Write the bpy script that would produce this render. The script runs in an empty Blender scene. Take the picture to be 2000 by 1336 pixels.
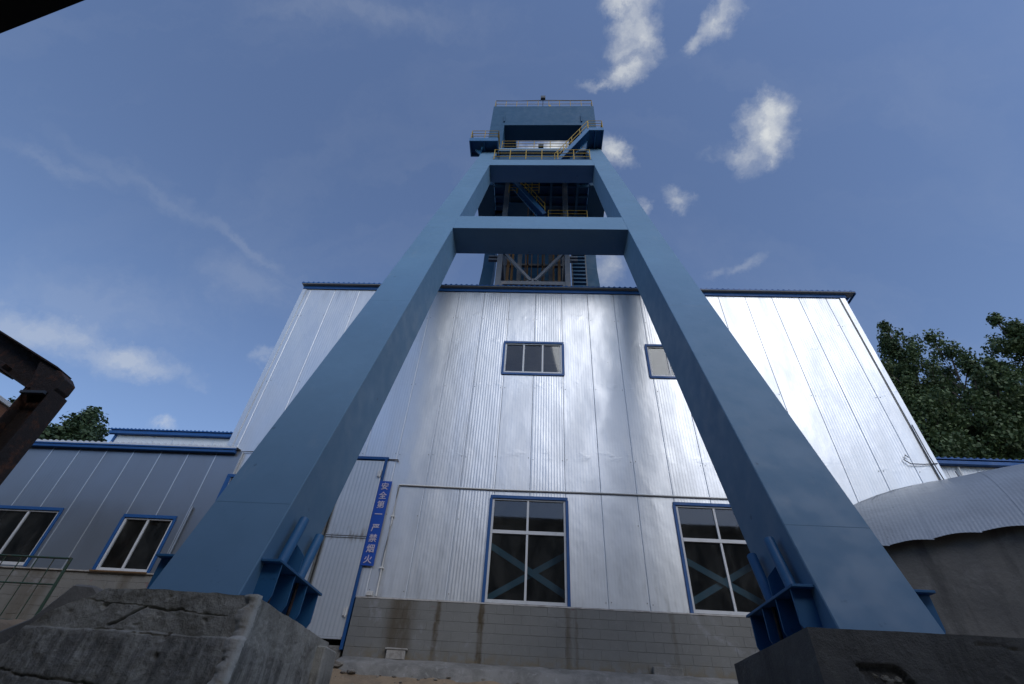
import bpy, bmesh, math, random
from mathutils import Vector, Matrix, noise
R = math.radians
random.seed(7)
S = bpy.context.scene
COL = S.collection

# ------------------------------------------------------------------ camera
cam_d = bpy.data.cameras.new('camera')
cam = bpy.data.objects.new('camera', cam_d)
COL.objects.link(cam)
cam.matrix_world = (Matrix.Rotation(R(4.0909), 4, 'Z') @ Matrix.Rotation(R(90 + 40.9188), 4, 'X') @ Matrix.Rotation(R(3.9652), 4, 'Z'))
cam_d.sensor_width = 36.0
cam_d.lens = 956.43 / 2000 * 36
cam_d.clip_start = 0.05
cam_d.clip_end = 5000
S.camera = cam

# ------------------------------------------------------------------ light
SUN = Vector((0.33, -0.73, 0.70)).normalized()
sun_el = math.asin(SUN.z)
w = bpy.data.worlds.new('World'); S.world = w; w.use_nodes = True
def build_world():
    nt = w.node_tree; N = nt.nodes; L = nt.links
    N.clear()
    out = N.new('ShaderNodeOutputWorld'); bg = N.new('ShaderNodeBackground')
    bg.inputs['Strength'].default_value = 0.10
    sky = N.new('ShaderNodeTexSky'); sky.sky_type = 'NISHITA'; sky.sun_disc = False
    sky.sun_elevation = sun_el
    sky.sun_rotation = math.atan2(SUN.x, SUN.y)
    sky.air_density = 1.0; sky.dust_density = 0.6; sky.ozone_density = 3.0
    tc = N.new('ShaderNodeTexCoord')
    def vm(op, a, b=None):
        n = N.new('ShaderNodeVectorMath'); n.operation = op
        L.new(a, n.inputs[0])
        if b is not None: n.inputs[1].default_value = b
        return n
    def m(op, a, b=None, clamp=False):
        n = N.new('ShaderNodeMath'); n.operation = op; n.use_clamp = clamp
        for i, v in enumerate((a, b)):
            if v is None: continue
            if isinstance(v, (int, float)): n.inputs[i].default_value = v
            else: L.new(v, n.inputs[i])
        return n.outputs[0]
    d0 = tc.outputs['Generated']
    wn = N.new('ShaderNodeTexNoise'); wn.inputs['Scale'].default_value = 9; wn.inputs['Detail'].default_value = 9; wn.inputs['Roughness'].default_value = .64
    L.new(d0, wn.inputs['Vector'])
    ws_ = vm('SUBTRACT', wn.outputs['Color'], (.5, .5, .5)); wm = vm('MULTIPLY', ws_.outputs[0], (.13, .13, .13))
    wa = N.new('ShaderNodeVectorMath'); wa.operation = 'ADD'; L.new(d0, wa.inputs[0]); L.new(wm.outputs[0], wa.inputs[1])
    d = wa.outputs[0]
    nz = N.new('ShaderNodeTexNoise'); nz.inputs['Scale'].default_value = 9; nz.inputs['Detail'].default_value = 9
    nz.inputs['Roughness'].default_value = 0.62; nz.inputs['Distortion'].default_value = 0.3
    L.new(d, nz.inputs['Vector'])
    nf = N.new('ShaderNodeTexNoise'); nf.inputs['Scale'].default_value = 30; nf.inputs['Detail'].default_value = 6
    nf.inputs['Roughness'].default_value = 0.6
    L.new(d, nf.inputs['Vector'])
    nsum = m('ADD', m('MULTIPLY', m('SUBTRACT', nz.outputs['Fac'], 0.5), 3.0), m('MULTIPLY', m('SUBTRACT', nf.outputs['Fac'], 0.5), 1.6))
    total = None
    for (c, a, b, su, sv, dens, edge) in CLOUDS:
        c = Vector(c).normalized(); a = Vector(a); b = Vector(b)
        u = vm('DOT_PRODUCT', d, tuple(a / su)).outputs['Value']
        v = vm('DOT_PRODUCT', d, tuple(b / sv)).outputs['Value']
        r2 = m('SQRT', m('ADD', m('MULTIPLY', u, u), m('MULTIPLY', v, v)))
        f = m('SUBTRACT', 1.0, r2)
        f = m('ADD', f, m('MULTIPLY', nsum, edge))
        f = m('MULTIPLY', f, 1.12, clamp=True)
        f = m('POWER', f, 1.55)
        side = m('GREATER_THAN', vm('DOT_PRODUCT', d, tuple(c)).outputs['Value'], 0.3)
        f = m('MULTIPLY', m('MULTIPLY', f, side), dens)
        total = f if total is None else m('MAXIMUM', total, f)
    # thin high cirrus veil over the whole sky, drawn out along one direction
    mp = N.new('ShaderNodeMapping'); mp.inputs['Scale'].default_value = (1.2, 4.5, 1.6); mp.inputs['Rotation'].default_value = (0.3, 0.4, 0.9)
    L.new(d, mp.inputs['Vector'])
    nc = N.new('ShaderNodeTexNoise'); nc.inputs['Scale'].default_value = 1.4; nc.inputs['Detail'].default_value = 7; nc.inputs['Roughness'].default_value = 0.55
    nc.inputs['Distortion'].default_value = 0.5
    L.new(mp.outputs[0], nc.inputs['Vector'])
    cir = m('MULTIPLY', m('SUBTRACT', nc.outputs['Fac'], 0.50), 0.22, clamp=True)
    total = m('MAXIMUM', total, cir)
    mix = N.new('ShaderNodeMix'); mix.data_type = 'RGBA'
    L.new(total, mix.inputs['Factor'])
    hsv = N.new('ShaderNodeHueSaturation'); hsv.inputs['Hue'].default_value = 0.505; hsv.inputs['Saturation'].default_value = SKY_SAT; hsv.inputs['Value'].default_value = SKY_VAL
    L.new(sky.outputs[0], hsv.inputs['Color'])
    L.new(hsv.outputs[0], mix.inputs[6])
    mix.inputs[7].default_value = (CLOUD_V * 0.93, CLOUD_V * 0.97, CLOUD_V, 1)
    L.new(mix.outputs[2], bg.inputs['Color']); L.new(bg.outputs[0], out.inputs['Surface'])
SKY_SAT = 0.99; SKY_VAL = 1.60; CLOUD_V = 7.2
def cl(c, a, b, su, sv, dens, edge=0.35): return (c, a, b, su*1.22, sv*1.22, dens, edge)
#CLOUDS_BEGIN
CLOUDS = [cl((-0.724,0.525,0.449),(0.613,0.787,0.069),(-0.180,0.484,-0.856),0.1086,0.0428,0.36,0.40),
 cl((-0.651,0.604,0.459),(0.701,0.711,0.059),(-0.167,0.476,-0.864),0.0926,0.0337,0.46,0.40),
 cl((-0.752,0.494,0.435),(0.557,0.830,0.020),(-0.196,0.463,-0.864),0.0579,0.0280,0.30,0.40),
 cl((0.372,0.407,0.835),(0.928,-0.162,-0.334),(0.164,0.856,-0.490),0.0488,0.0587,1.00,0.28),
 cl((0.375,0.380,0.846),(0.777,-0.627,-0.063),(0.565,0.629,-0.533),0.0425,0.0341,0.85,0.30),
 cl((0.339,0.433,0.835),(0.889,0.144,-0.435),(-0.187,0.901,-0.391),0.0389,0.0240,0.45,0.35),
 cl((0.368,0.442,0.818),(0.916,-0.021,-0.401),(-0.010,0.881,-0.472),0.0281,0.0230,0.50,0.35),
 cl((0.151,0.283,0.947),(0.989,-0.033,-0.147),(0.119,0.946,-0.302),0.0439,0.0648,0.80,0.36),
 cl((0.143,0.330,0.933),(0.941,-0.339,-0.025),(0.453,0.817,-0.358),0.0582,0.0329,0.72,0.36),
 cl((0.093,0.363,0.927),(0.978,-0.206,-0.018),(0.295,0.879,-0.374),0.0488,0.0117,0.40,0.35),
 cl((0.134,0.253,0.958),(0.991,-0.023,-0.133),(0.116,0.956,-0.268),0.0374,0.0248,0.70,0.35),
 cl((0.272,0.263,0.926),(0.357,-0.921,0.157),(0.881,0.320,-0.349),0.0509,0.0314,0.75,0.36),
 cl((0.244,0.303,0.921),(0.736,-0.676,0.027),(0.716,0.585,-0.382),0.0330,0.0202,0.42,0.38),
 cl((0.251,0.526,0.813),(0.764,0.408,-0.500),(-0.572,0.758,-0.314),0.0325,0.0229,0.42,0.35),
 cl((0.130,0.471,0.873),(0.792,0.481,-0.377),(-0.623,0.724,-0.298),0.0383,0.0320,0.75,0.32),
 cl((0.014,0.456,0.890),(0.986,-0.152,0.062),(0.214,0.868,-0.448),0.0671,0.0200,0.95,0.30),
 cl((-0.010,0.462,0.887),(1.000,0.004,0.009),(0.020,0.887,-0.462),0.0582,0.0127,0.60,0.30),
 cl((0.133,0.638,0.759),(0.991,-0.096,-0.093),(0.043,0.761,-0.647),0.0339,0.0442,0.40,0.30),
 cl((0.127,0.556,0.822),(0.992,-0.078,-0.100),(0.056,0.823,-0.565),0.0176,0.0289,0.90,0.20),
 cl((0.192,0.542,0.818),(0.838,-0.524,0.150),(0.540,0.638,-0.549),0.0110,0.0253,0.30,0.30),
 cl((-0.618,0.680,0.395),(0.775,0.610,0.163),(-0.008,0.498,-0.867),0.0226,0.0106,0.40,0.35),
 cl((-0.491,0.683,0.541),(0.871,0.368,0.327),(0.037,0.637,-0.770),0.0286,0.0122,0.18,0.35),
 cl((0.381,0.589,0.713),(0.710,-0.680,0.182),(0.546,0.480,-0.687),0.0418,0.0166,0.18,0.40),
 cl((0.333,0.608,0.721),(0.870,-0.492,0.013),(0.361,0.624,-0.693),0.0261,0.0153,0.14,0.40),
 cl((-0.605,0.434,0.667),(0.641,0.763,0.085),(-0.434,0.523,-0.734),0.1738,0.0199,0.07,0.35),
 cl((-0.520,0.529,0.671),(0.582,0.794,-0.174),(-0.563,0.378,-0.735),0.1607,0.0195,0.10,0.35),
 cl((-0.698,0.354,0.622),(0.655,0.668,0.354),(-0.313,0.630,-0.711),0.0851,0.0164,0.07,0.35),
 cl((-0.306,0.241,0.921),(0.950,0.018,0.311),(-0.076,0.958,-0.276),0.2463,0.0416,0.10,0.40),
 cl((-0.510,0.587,0.629),(0.724,0.688,-0.055),(-0.411,0.476,-0.778),0.0990,0.0547,0.10,0.40),
 cl((-0.695,0.516,0.500),(0.704,0.631,0.327),(-0.109,0.612,-0.783),0.1973,0.0708,0.10,0.40)]
#CLOUDS_END
build_world()
sl = bpy.data.lights.new('sun', 'SUN'); sl.energy = 0.9; sl.angle = R(34); sl.color = (1.0, 0.97, 0.92)
so = bpy.data.objects.new('sun', sl); COL.objects.link(so)
so.rotation_euler = SUN.to_track_quat('Z', 'Y').to_euler()
so.location = SUN * 60
S.view_settings.view_transform = 'Standard'
S.view_settings.look = 'None'
S.view_settings.exposure = 0.0
S.view_settings.gamma = 1.0
S.view_settings.use_curve_mapping = False
S.render.engine = 'CYCLES'
S.cycles.max_bounces = 8
S.cycles.blur_glossy = 4.0
S.cycles.caustics_reflective = False
S.cycles.transparent_max_bounces = 12

# ------------------------------------------------------------------ materials
class Mat:
    def __init__(s, name, base=(.5,.5,.5), rough=.6, metal=0.0, spec=.5):
        s.m = bpy.data.materials.new(name); s.m.use_nodes = True
        s.nt = s.m.node_tree; s.N = s.nt.nodes; s.L = s.nt.links
        s.b = s.N['Principled BSDF']
        s.b.inputs['Base Color'].default_value = (*base, 1)
        s.b.inputs['Roughness'].default_value = rough
        s.b.inputs['Metallic'].default_value = metal
        s.b.inputs['Specular IOR Level'].default_value = spec
        s.pos = s.N.new('ShaderNodeNewGeometry').outputs['Position']
        s.col = None; s.base = base
    def noise(s, scale, detail=6, rough=.6, stretch=(1,1,1), dist=0):
        mp = s.N.new('ShaderNodeMapping'); mp.inputs['Scale'].default_value = stretch
        s.L.new(s.pos, mp.inputs['Vector'])
        n = s.N.new('ShaderNodeTexNoise'); n.inputs['Scale'].default_value = scale; n.inputs['Detail'].default_value = detail
        n.inputs['Roughness'].default_value = rough; n.inputs['Distortion'].default_value = dist
        s.L.new(mp.outputs[0], n.inputs['Vector'])
        return n.outputs['Fac']
    def ramp(s, v, lo, hi, a=0.0, b=1.0):
        n = s.N.new('ShaderNodeMapRange'); n.clamp = True; n.interpolation_type = 'SMOOTHSTEP'
        s.L.new(v, n.inputs['Value'])
        for k, x in zip(('From Min','From Max','To Min','To Max'), (lo,hi,a,b)): n.inputs[k].default_value = x
        return n.outputs[0]
    def mul(s, a, b):
        n = s.N.new('ShaderNodeMath'); n.operation = 'MULTIPLY'; s.L.new(a, n.inputs[0])
        if isinstance(b, float): n.inputs[1].default_value = b
        else: s.L.new(b, n.inputs[1])
        return n.outputs[0]
    def mixc(s, fac, c2):
        n = s.N.new('ShaderNodeMix'); n.data_type = 'RGBA'
        s.L.new(fac, n.inputs['Factor'])
        if s.col is None: n.inputs[6].default_value = (*s.base, 1)
        else: s.L.new(s.col, n.inputs[6])
        n.inputs[7].default_value = (*c2, 1)
        s.col = n.outputs[2]
        s.L.new(s.col, s.b.inputs['Base Color'])
        return s
    def bump(s, v, strength=.3, dist=.01):
        n = s.N.new('ShaderNodeBump'); n.inputs['Strength'].default_value = strength; n.inputs['Distance'].default_value = dist
        s.L.new(v, n.inputs['Height'])
        if s.b.inputs['Normal'].is_linked: s.L.new(s.b.inputs['Normal'].links[0].from_socket, n.inputs['Normal'])
        s.L.new(n.outputs[0], s.b.inputs['Normal'])
        return s
    def rough(s, v, a, b, lo=.3, hi=.7):
        s.L.new(s.ramp(v, lo, hi, a, b), s.b.inputs['Roughness']); return s
    def xyz(s):
        n = s.N.new('ShaderNodeSeparateXYZ'); s.L.new(s.pos, n.inputs[0]); return n.outputs

def paint_blue(name, base, rough=.34, spec=.5, chalk=.18):
    a = Mat(name, base, rough, 0, spec)
    n1 = a.noise(.5, 5); a.mixc(a.ramp(n1, .35, .75, 0, .35), tuple(c * 1.22 + .012 for c in base))
    a.mixc(a.ramp(a.noise(9, 8, .7), .60, .78, 0, .30), tuple(c * .72 for c in base))
    a.mixc(a.ramp(a.noise(5.5, 3, .5), .70, .76, 0, .6), tuple(c * .5 for c in base))
    a.mixc(a.ramp(a.noise(3, 6, .7, (1, 1, .12)), .58, .75, 0, chalk), (.30, .34, .38))
    a.rough(a.noise(2.2, 6), .48, .68)
    a.bump(a.noise(.9, 3), .35, .05).bump(a.noise(60, 4), .06, .004)
    return a.m
M = {}
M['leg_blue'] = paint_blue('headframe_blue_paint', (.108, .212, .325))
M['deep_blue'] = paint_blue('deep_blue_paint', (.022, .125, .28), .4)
M['dimmed_tower_blue'] = paint_blue('tower_blue_dimmed', (.024, .085, .165), .4, .22, .05)  # leg paint darkened: weaker light on the tower put into the colour
M['trim_blue'] = paint_blue('trim_blue_paint', (.005, .075, .25), .4)
a = Mat('grey_steel_paint', (.085, .105, .135), .55); a.mixc(a.ramp(a.noise(3, 7, .7), .5, .7, 0, .5), (.24, .19, .16)); M['steel_grey'] = a.m
a = Mat('yellow_paint', (.40, .27, .035), .55); a.mixc(a.ramp(a.noise(8, 5), .55, .7, 0, .6), (.30, .18, .06)); M['yellow'] = a.m
a = Mat('timber_guide', (.15, .085, .035), .8); a.bump(a.noise(20, 5, .6, (1,1,.1)), .4, .01); M['timber'] = a.m

def panel_mat(name, base, metal, r0, r1, bk=.5):
    a = Mat(name, base, .3, metal, .5)
    a.mixc(a.ramp(a.noise(.35, 5), .4, .75, 0, .25), tuple(c * .86 for c in base))
    a.mixc(a.ramp(a.noise(3.0, 7, .7, (1, 1, .06)), .55, .8, 0, .35), tuple(c * .70 for c in base))
    a.mixc(a.ramp(a.noise(11, 5, .6), .70, .76, 0, .5), (.28, .26, .24))
    a.rough(a.noise(1.4, 5, .6, (1, 1, .3)), r0, r1)
    a.bump(a.noise(1.1, 3, .5, (1.6, 1, .8)), bk, .035)
    a.bump(a.noise(2.6, 2, .5, (.8, 1, 1.6)), .12 if bk > .4 else .03, .012)
    return a
def dents(a):
    z = a.xyz()[2]
    tot = None
    for zc in (12.35, 9.35, 6.85, 11.15):
        n = a.N.new('ShaderNodeMath'); n.operation = 'SUBTRACT'; a.L.new(z, n.inputs[0]); n.inputs[1].default_value = zc
        ab = a.N.new('ShaderNodeMath'); ab.operation = 'ABSOLUTE'; a.L.new(n.outputs[0], ab.inputs[0])
        r = a.ramp(ab.outputs[0], .04, .22, 1, 0)
        if tot is None: tot = r
        else:
            mx = a.N.new('ShaderNodeMath'); mx.operation = 'MAXIMUM'; a.L.new(tot, mx.inputs[0]); a.L.new(r, mx.inputs[1]); tot = mx.outputs[0]
    a.bump(a.mul(tot, a.ramp(a.noise(2.6, 2, .5, (1, 1, 1.5)), .50, .78)), .28, .016)
    a.mixc(a.mul(a.ramp(z, 2.9, 4.6, 1, 0), a.ramp(a.noise(5, 7, .7, (1, 1, .12)), .48, .72, 0, .55)), (.33, .33, .32))
    a.mixc(a.mul(a.ramp(z, 12.6, 13.6, 0, 1), a.ramp(a.noise(7, 6, .7, (1, 1, .10)), .45, .7, 0, .5)), (.40, .41, .42))
    return a
M['panel'] = dents(panel_mat('silver_panel', (.66, .685, .71), .66, .36, .50)).m
M['panel_left'] = panel_mat('panel_dark_reflect', (.26, .29, .33), .62, .30, .40, .25).m  # darkened copy of the hall panel, stands in for dark reflections
a = Mat('panel_seam', (.62, .66, .70), .3, .6); M['seam_light'] = a.m
a = Mat('white_sheet', (.66, .68, .70), .45, .2); a.mixc(a.ramp(a.noise(2, 6, .7, (1,1,.1)), .5, .8, 0, .4), (.45, .44, .42)); M['white_sheet'] = a.m
a = Mat('door_sheet', (.62, .65, .67), .40, .3)
z = a.xyz()[2]
a.mixc(a.ramp(a.noise(2.5, 7, .7, (1,1,.15)), .52, .85, 0, .35), (.44, .43, .40)); a.mixc(a.mul(a.ramp(z, 4.1, 4.3, 0, 1), a.mul(a.ramp(z, 4.34, 4.65, 1, 0), a.ramp(a.noise(7, 6, .7, (1,1,.3)), .42, .65, 0, .8))), (.22, .15, .09))
a.bump(a.noise(1.3, 3), .4, .03); M['door'] = a.m
a = Mat('door_stile_grey', (.20, .20, .18), .55, .2); a.mixc(a.ramp(a.noise(8, 6), .5, .7, 0, .7), (.16, .11, .07)); M['stile'] = a.m
a = Mat('window_pvc', (.62, .63, .64), .4); a.mixc(a.ramp(a.noise(6, 6), .5, .8, 0, .5), (.40, .39, .36)); M['pvc'] = a.m
a = Mat('soffit_grey', (.26, .26, .25), .6); M['soffit'] = a.m
a = Mat('cable_black', (.05, .05, .055), .6); M['cable'] = a.m
a = Mat('conduit_white', (.72, .71, .68), .5); a.mixc(a.ramp(a.noise(4, 6, .6, (1,1,1)), .5, .8, 0, .6), (.33, .30, .26)); M['conduit'] = a.m
a = Mat('lamp_casing', (.06, .07, .08), .5, .3); M['lamp'] = a.m
a = Mat('sign_blue', (.006, .075, .42), .55); a.mixc(a.ramp(a.noise(2, 6), .45, .75, 0, .3), (.02, .09, .40)); M['sign'] = a.m
a = Mat('sign_white', (.62, .55, .62), .6); M['sign_white'] = a.m
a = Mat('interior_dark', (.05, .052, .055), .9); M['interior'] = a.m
a = Mat('interior_brace_blue', (.04, .15, .24), .5); M['brace'] = a.m
# window glass: thin pane, reflects sharply and lets the dark inside show
gm = Mat('window_glass', (1, 1, 1), .02)
gN, gL = gm.N, gm.L
gl = gN.new('ShaderNodeBsdfGlossy'); gl.inputs['Roughness'].default_value = .03; gl.inputs['Color'].default_value = (.75, .8, .85, 1)
tr = gN.new('ShaderNodeBsdfTransparent'); tr.inputs['Color'].default_value = (.62, .66, .66, 1)
lw_ = gN.new('ShaderNodeLayerWeight'); pw_ = gN.new('ShaderNodeMath'); pw_.operation = 'POWER'; gL.new(lw_.outputs['Facing'], pw_.inputs[0]); pw_.inputs[1].default_value = 4.0
fr = gN.new('ShaderNodeMapRange'); gL.new(pw_.outputs[0], fr.inputs['Value']); fr.inputs['To Min'].default_value = .085; fr.inputs['To Max'].default_value = 1.0
ms = gN.new('ShaderNodeMixShader'); gL.new(fr.outputs[0], ms.inputs[0]); gL.new(tr.outputs[0], ms.inputs[1]); gL.new(gl.outputs[0], ms.inputs[2])
df = gN.new('ShaderNodeBsdfDiffuse'); df.inputs['Color'].default_value = (.40, .40, .37, 1)
md = gN.new('ShaderNodeMixShader'); gL.new(gm.ramp(gm.noise(2.5, 6, .65, (1, 1, .5)), .35, .75, .015, .085), md.inputs[0]); gL.new(ms.outputs[0], md.inputs[1]); gL.new(df.outputs[0], md.inputs[2])
gL.new(md.outputs[0], gN['Material Output'].inputs['Surface']); M['glass'] = gm.m

def concrete(name, base, dark, light, sc=1.0, streak=True):
    a = Mat(name, base, .85)
    a.mixc(a.ramp(a.noise(1.3 * sc, 8, .65), .38, .62, 0, .8), dark)
    a.mixc(a.ramp(a.noise(4.5 * sc, 9, .7, dist=.6), .52, .70, 0, .75), light)
    if streak: a.mixc(a.ramp(a.noise(3.2 * sc, 8, .7, (1, 1, .12)), .50, .68, 0, .6), tuple(c * .55 for c in dark))
    a.mixc(a.ramp(a.noise(16 * sc, 6, .7), .66, .74, 0, .5), (.05, .045, .04))
    a.bump(a.noise(3 * sc, 9, .7), .7, .06).bump(a.noise(40 * sc, 8, .75), .5, .012)
    return a
a = concrete('weathered_concrete', (.44, .42, .37), (.24, .225, .19), (.58, .55, .48), 1.3)
z = a.xyz()[2]
a.mixc(a.mul(a.ramp(z, .70, .80, 1, 0), a.ramp(a.noise(7, 8, .7, (1, 1, .10), .3), .42, .60, 0, .75)), (.13, .125, .115))
a.mixc(a.mul(a.ramp(z, .2, .5, 1, .3), a.ramp(a.noise(11, 8, .7, (1, 1, .08), .2), .55, .68, 0, .7)), (.50, .48, .43))
a.bump(a.noise(22, 8, .75, (1, 1, .4)), .6, .012)
M['plinth_left'] = a.m
a = Mat('pale_mortar', (.62, .59, .53), .9); a.mixc(a.ramp(a.noise(7, 7, .7), .5, .7, 0, .7), (.34, .31, .27)); a.bump(a.noise(24, 8, .7), .7, .015); M['pale_mortar'] = a.m
M['plinth_right'] = concrete('dark_concrete', (.13, .125, .115), (.085, .082, .078), (.18, .17, .155), 1.0).m
a = concrete('apron_concrete', (.26, .25, .23), (.15, .145, .13), (.36, .35, .33), 1.5, False); M['apron'] = a.m
a = concrete('plaster_wall', (.17, .165, .155), (.11, .11, .108), (.21, .205, .20), .5); M['plaster'] = a.m
# painted block wall with brown run-off stains at fixed places
def block_mat(name, base, stains):
    a = Mat(name, base, .85)
    a.mixc(a.ramp(a.noise(1.1, 7, .6), .4, .7, 0, .6), tuple(c * .78 for c in base))
    a.mixc(a.ramp(a.noise(9, 8, .7), .55, .75, 0, .5), tuple(c * 1.25 for c in base))
    x = a.xyz()
    for (sx, wd, dn) in stains:
        wob = a.N.new('ShaderNodeMath'); wob.operation = 'MULTIPLY_ADD'
        a.L.new(a.noise(6, 3), wob.inputs[0]); wob.inputs[1].default_value = .10; wob.inputs[2].default_value = -sx - .05
        ad = a.N.new('ShaderNodeMath'); ad.operation = 'ADD'; a.L.new(x[0], ad.inputs[0]); a.L.new(wob.outputs[0], ad.inputs[1])
        ab = a.N.new('ShaderNodeMath'); ab.operation = 'ABSOLUTE'; a.L.new(ad.outputs[0], ab.inputs[0])
        a.mixc(a.mul(a.ramp(ab.outputs[0], wd * .3, wd, 1, 0), a.ramp(a.noise(5, 6, .7, (1,1,.3)), .3, .6, .4 * dn, dn)), (.075, .055, .03))
    a.mixc(a.mul(a.ramp(x[2], 1.65, 2.0, 1, 0), a.ramp(a.noise(4, 7, .7), .4, .6, 0, .7)), (.19, .15, .09))
    a.mixc(a.mul(a.ramp(a.noise(.8, 4, .6, dist=1.2), .56, .66), a.ramp(a.noise(6, 7, .7), .4, .6, 0, .5)), (.30, .31, .33))
    a.mixc(a.mul(a.ramp(x[2], 2.72, 2.80, 0, 1), a.ramp(a.noise(1.6, 3, .5), .64, .68, 0, .7)), (.16, .05, .06))
    a.bump(a.noise(14, 8, .7), .5, .012)
    return a.m
M['block'] = block_mat('grey_block', (.20, .20, .19), [(-3.05, .45, .8), (-2.2, .09, .9), (-1.18, .10, 1.0), (.82, .09, .7), (1.0, .05, .5), (3.2, .06, .4)])
M['block_left'] = block_mat('grey_block_left', (.19, .185, .17), [(-12.2, .5, .5), (-10.0, .2, .5)])
a = Mat('mortar', (.125, .125, .115), .9); a.bump(a.noise(30, 5), .5, .01); M['mortar'] = a.m
a = Mat('sill_mortar', (.38, .36, .33), .85); a.mixc(a.ramp(a.noise(5, 7), .45, .65, 0, .8), (.24, .22, .20)); a.bump(a.noise(20, 6), .6, .02); M['sill'] = a.m
a = Mat('rusty_steel', (.040, .028, .024), .75, .2); a.mixc(a.ramp(a.noise(5, 8, .7), .50, .66, 0, .9), (.14, .055, .028)); a.mixc(a.ramp(a.noise(13, 6, .7), .58, .7, 0, .8), (.02, .017, .016)); a.bump(a.noise(18, 8, .7), .8, .015); M['rust'] = a.m
a = Mat('rust_sheet', (.20, .09, .05), .8); a.mixc(a.ramp(a.noise(4, 7), .5, .65, 0, .8), (.28, .27, .24)); M['rust_sheet'] = a.m
a = Mat('black_roof', (.012, .012, .013), .85); M['black'] = a.m
a = Mat('old_render', (.16, .15, .14), .9); a.mixc(a.ramp(a.noise(.6, 7), .4, .6, 0, .8), (.10, .095, .09)); M['render'] = a.m
a = Mat('green_paint', (.03, .07, .045), .6); a.mixc(a.ramp(a.noise(7, 6), .5, .65, 0, .8), (.08, .05, .03)); M['green'] = a.m
a = Mat('barrel_sheet', (.34, .37, .40), .42, .35); a.mixc(a.ramp(a.noise(1.2, 6), .4, .7, 0, .5), (.26, .28, .30)); a.mixc(a.ramp(a.noise(10, 6), .68, .75, 0, .8), (.06, .06, .06)); a.bump(a.noise(1.8, 4), .5, .05); M['barrel'] = a.m
a = Mat('soil', (.32, .235, .15), .95)
a.mixc(a.ramp(a.noise(1.8, 8, .65), .42, .6, 0, .55), (.18, .14, .10)); a.mixc(a.ramp(a.noise(14, 8, .7), .55, .7, 0, .6), (.30, .26, .20))
a.bump(a.noise(5, 9, .7), .8, .08).bump(a.noise(50, 6, .7), .5, .01); M['soil'] = a.m
a = Mat('stone', (.24, .22, .19), .9); a.mixc(a.ramp(a.noise(9, 7), .45, .65, 0, .7), (.13, .12, .11)); a.bump(a.noise(25, 6), .5, .01); M['stone'] = a.m
a = Mat('bark', (.09, .075, .06), .9); a.bump(a.noise(8, 6, .7, (1,1,.3)), .8, .05); M['bark'] = a.m
def leaf_mat(name, base, light):
    a = Mat(name, base, .55, 0, .3)
    oi = a.N.new('ShaderNodeNewGeometry')
    a.mixc(a.ramp(oi.outputs['Random Per Island'], .2, 1, 0, 1), light)
    a.mixc(a.ramp(a.noise(.5, 4), .4, .65, 0, .5), tuple(c * .6 for c in base))
    tl = a.N.new('ShaderNodeBsdfTranslucent'); a.L.new(a.col, tl.inputs['Color'])
    mx = a.N.new('ShaderNodeMixShader'); mx.inputs[0].default_value = .2
    a.L.new(a.b.outputs[0], mx.inputs[1]); a.L.new(tl.outputs[0], mx.inputs[2]); a.L.new(mx.outputs[0], a.N['Material Output'].inputs['Surface'])
    return a.m
M['leaf'] = leaf_mat('poplar_leaf', (.055, .092, .036), (.13, .18, .075))
M['leaf2'] = leaf_mat('poplar_leaf_far', (.05, .085, .045), (.085, .13, .06))

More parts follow.
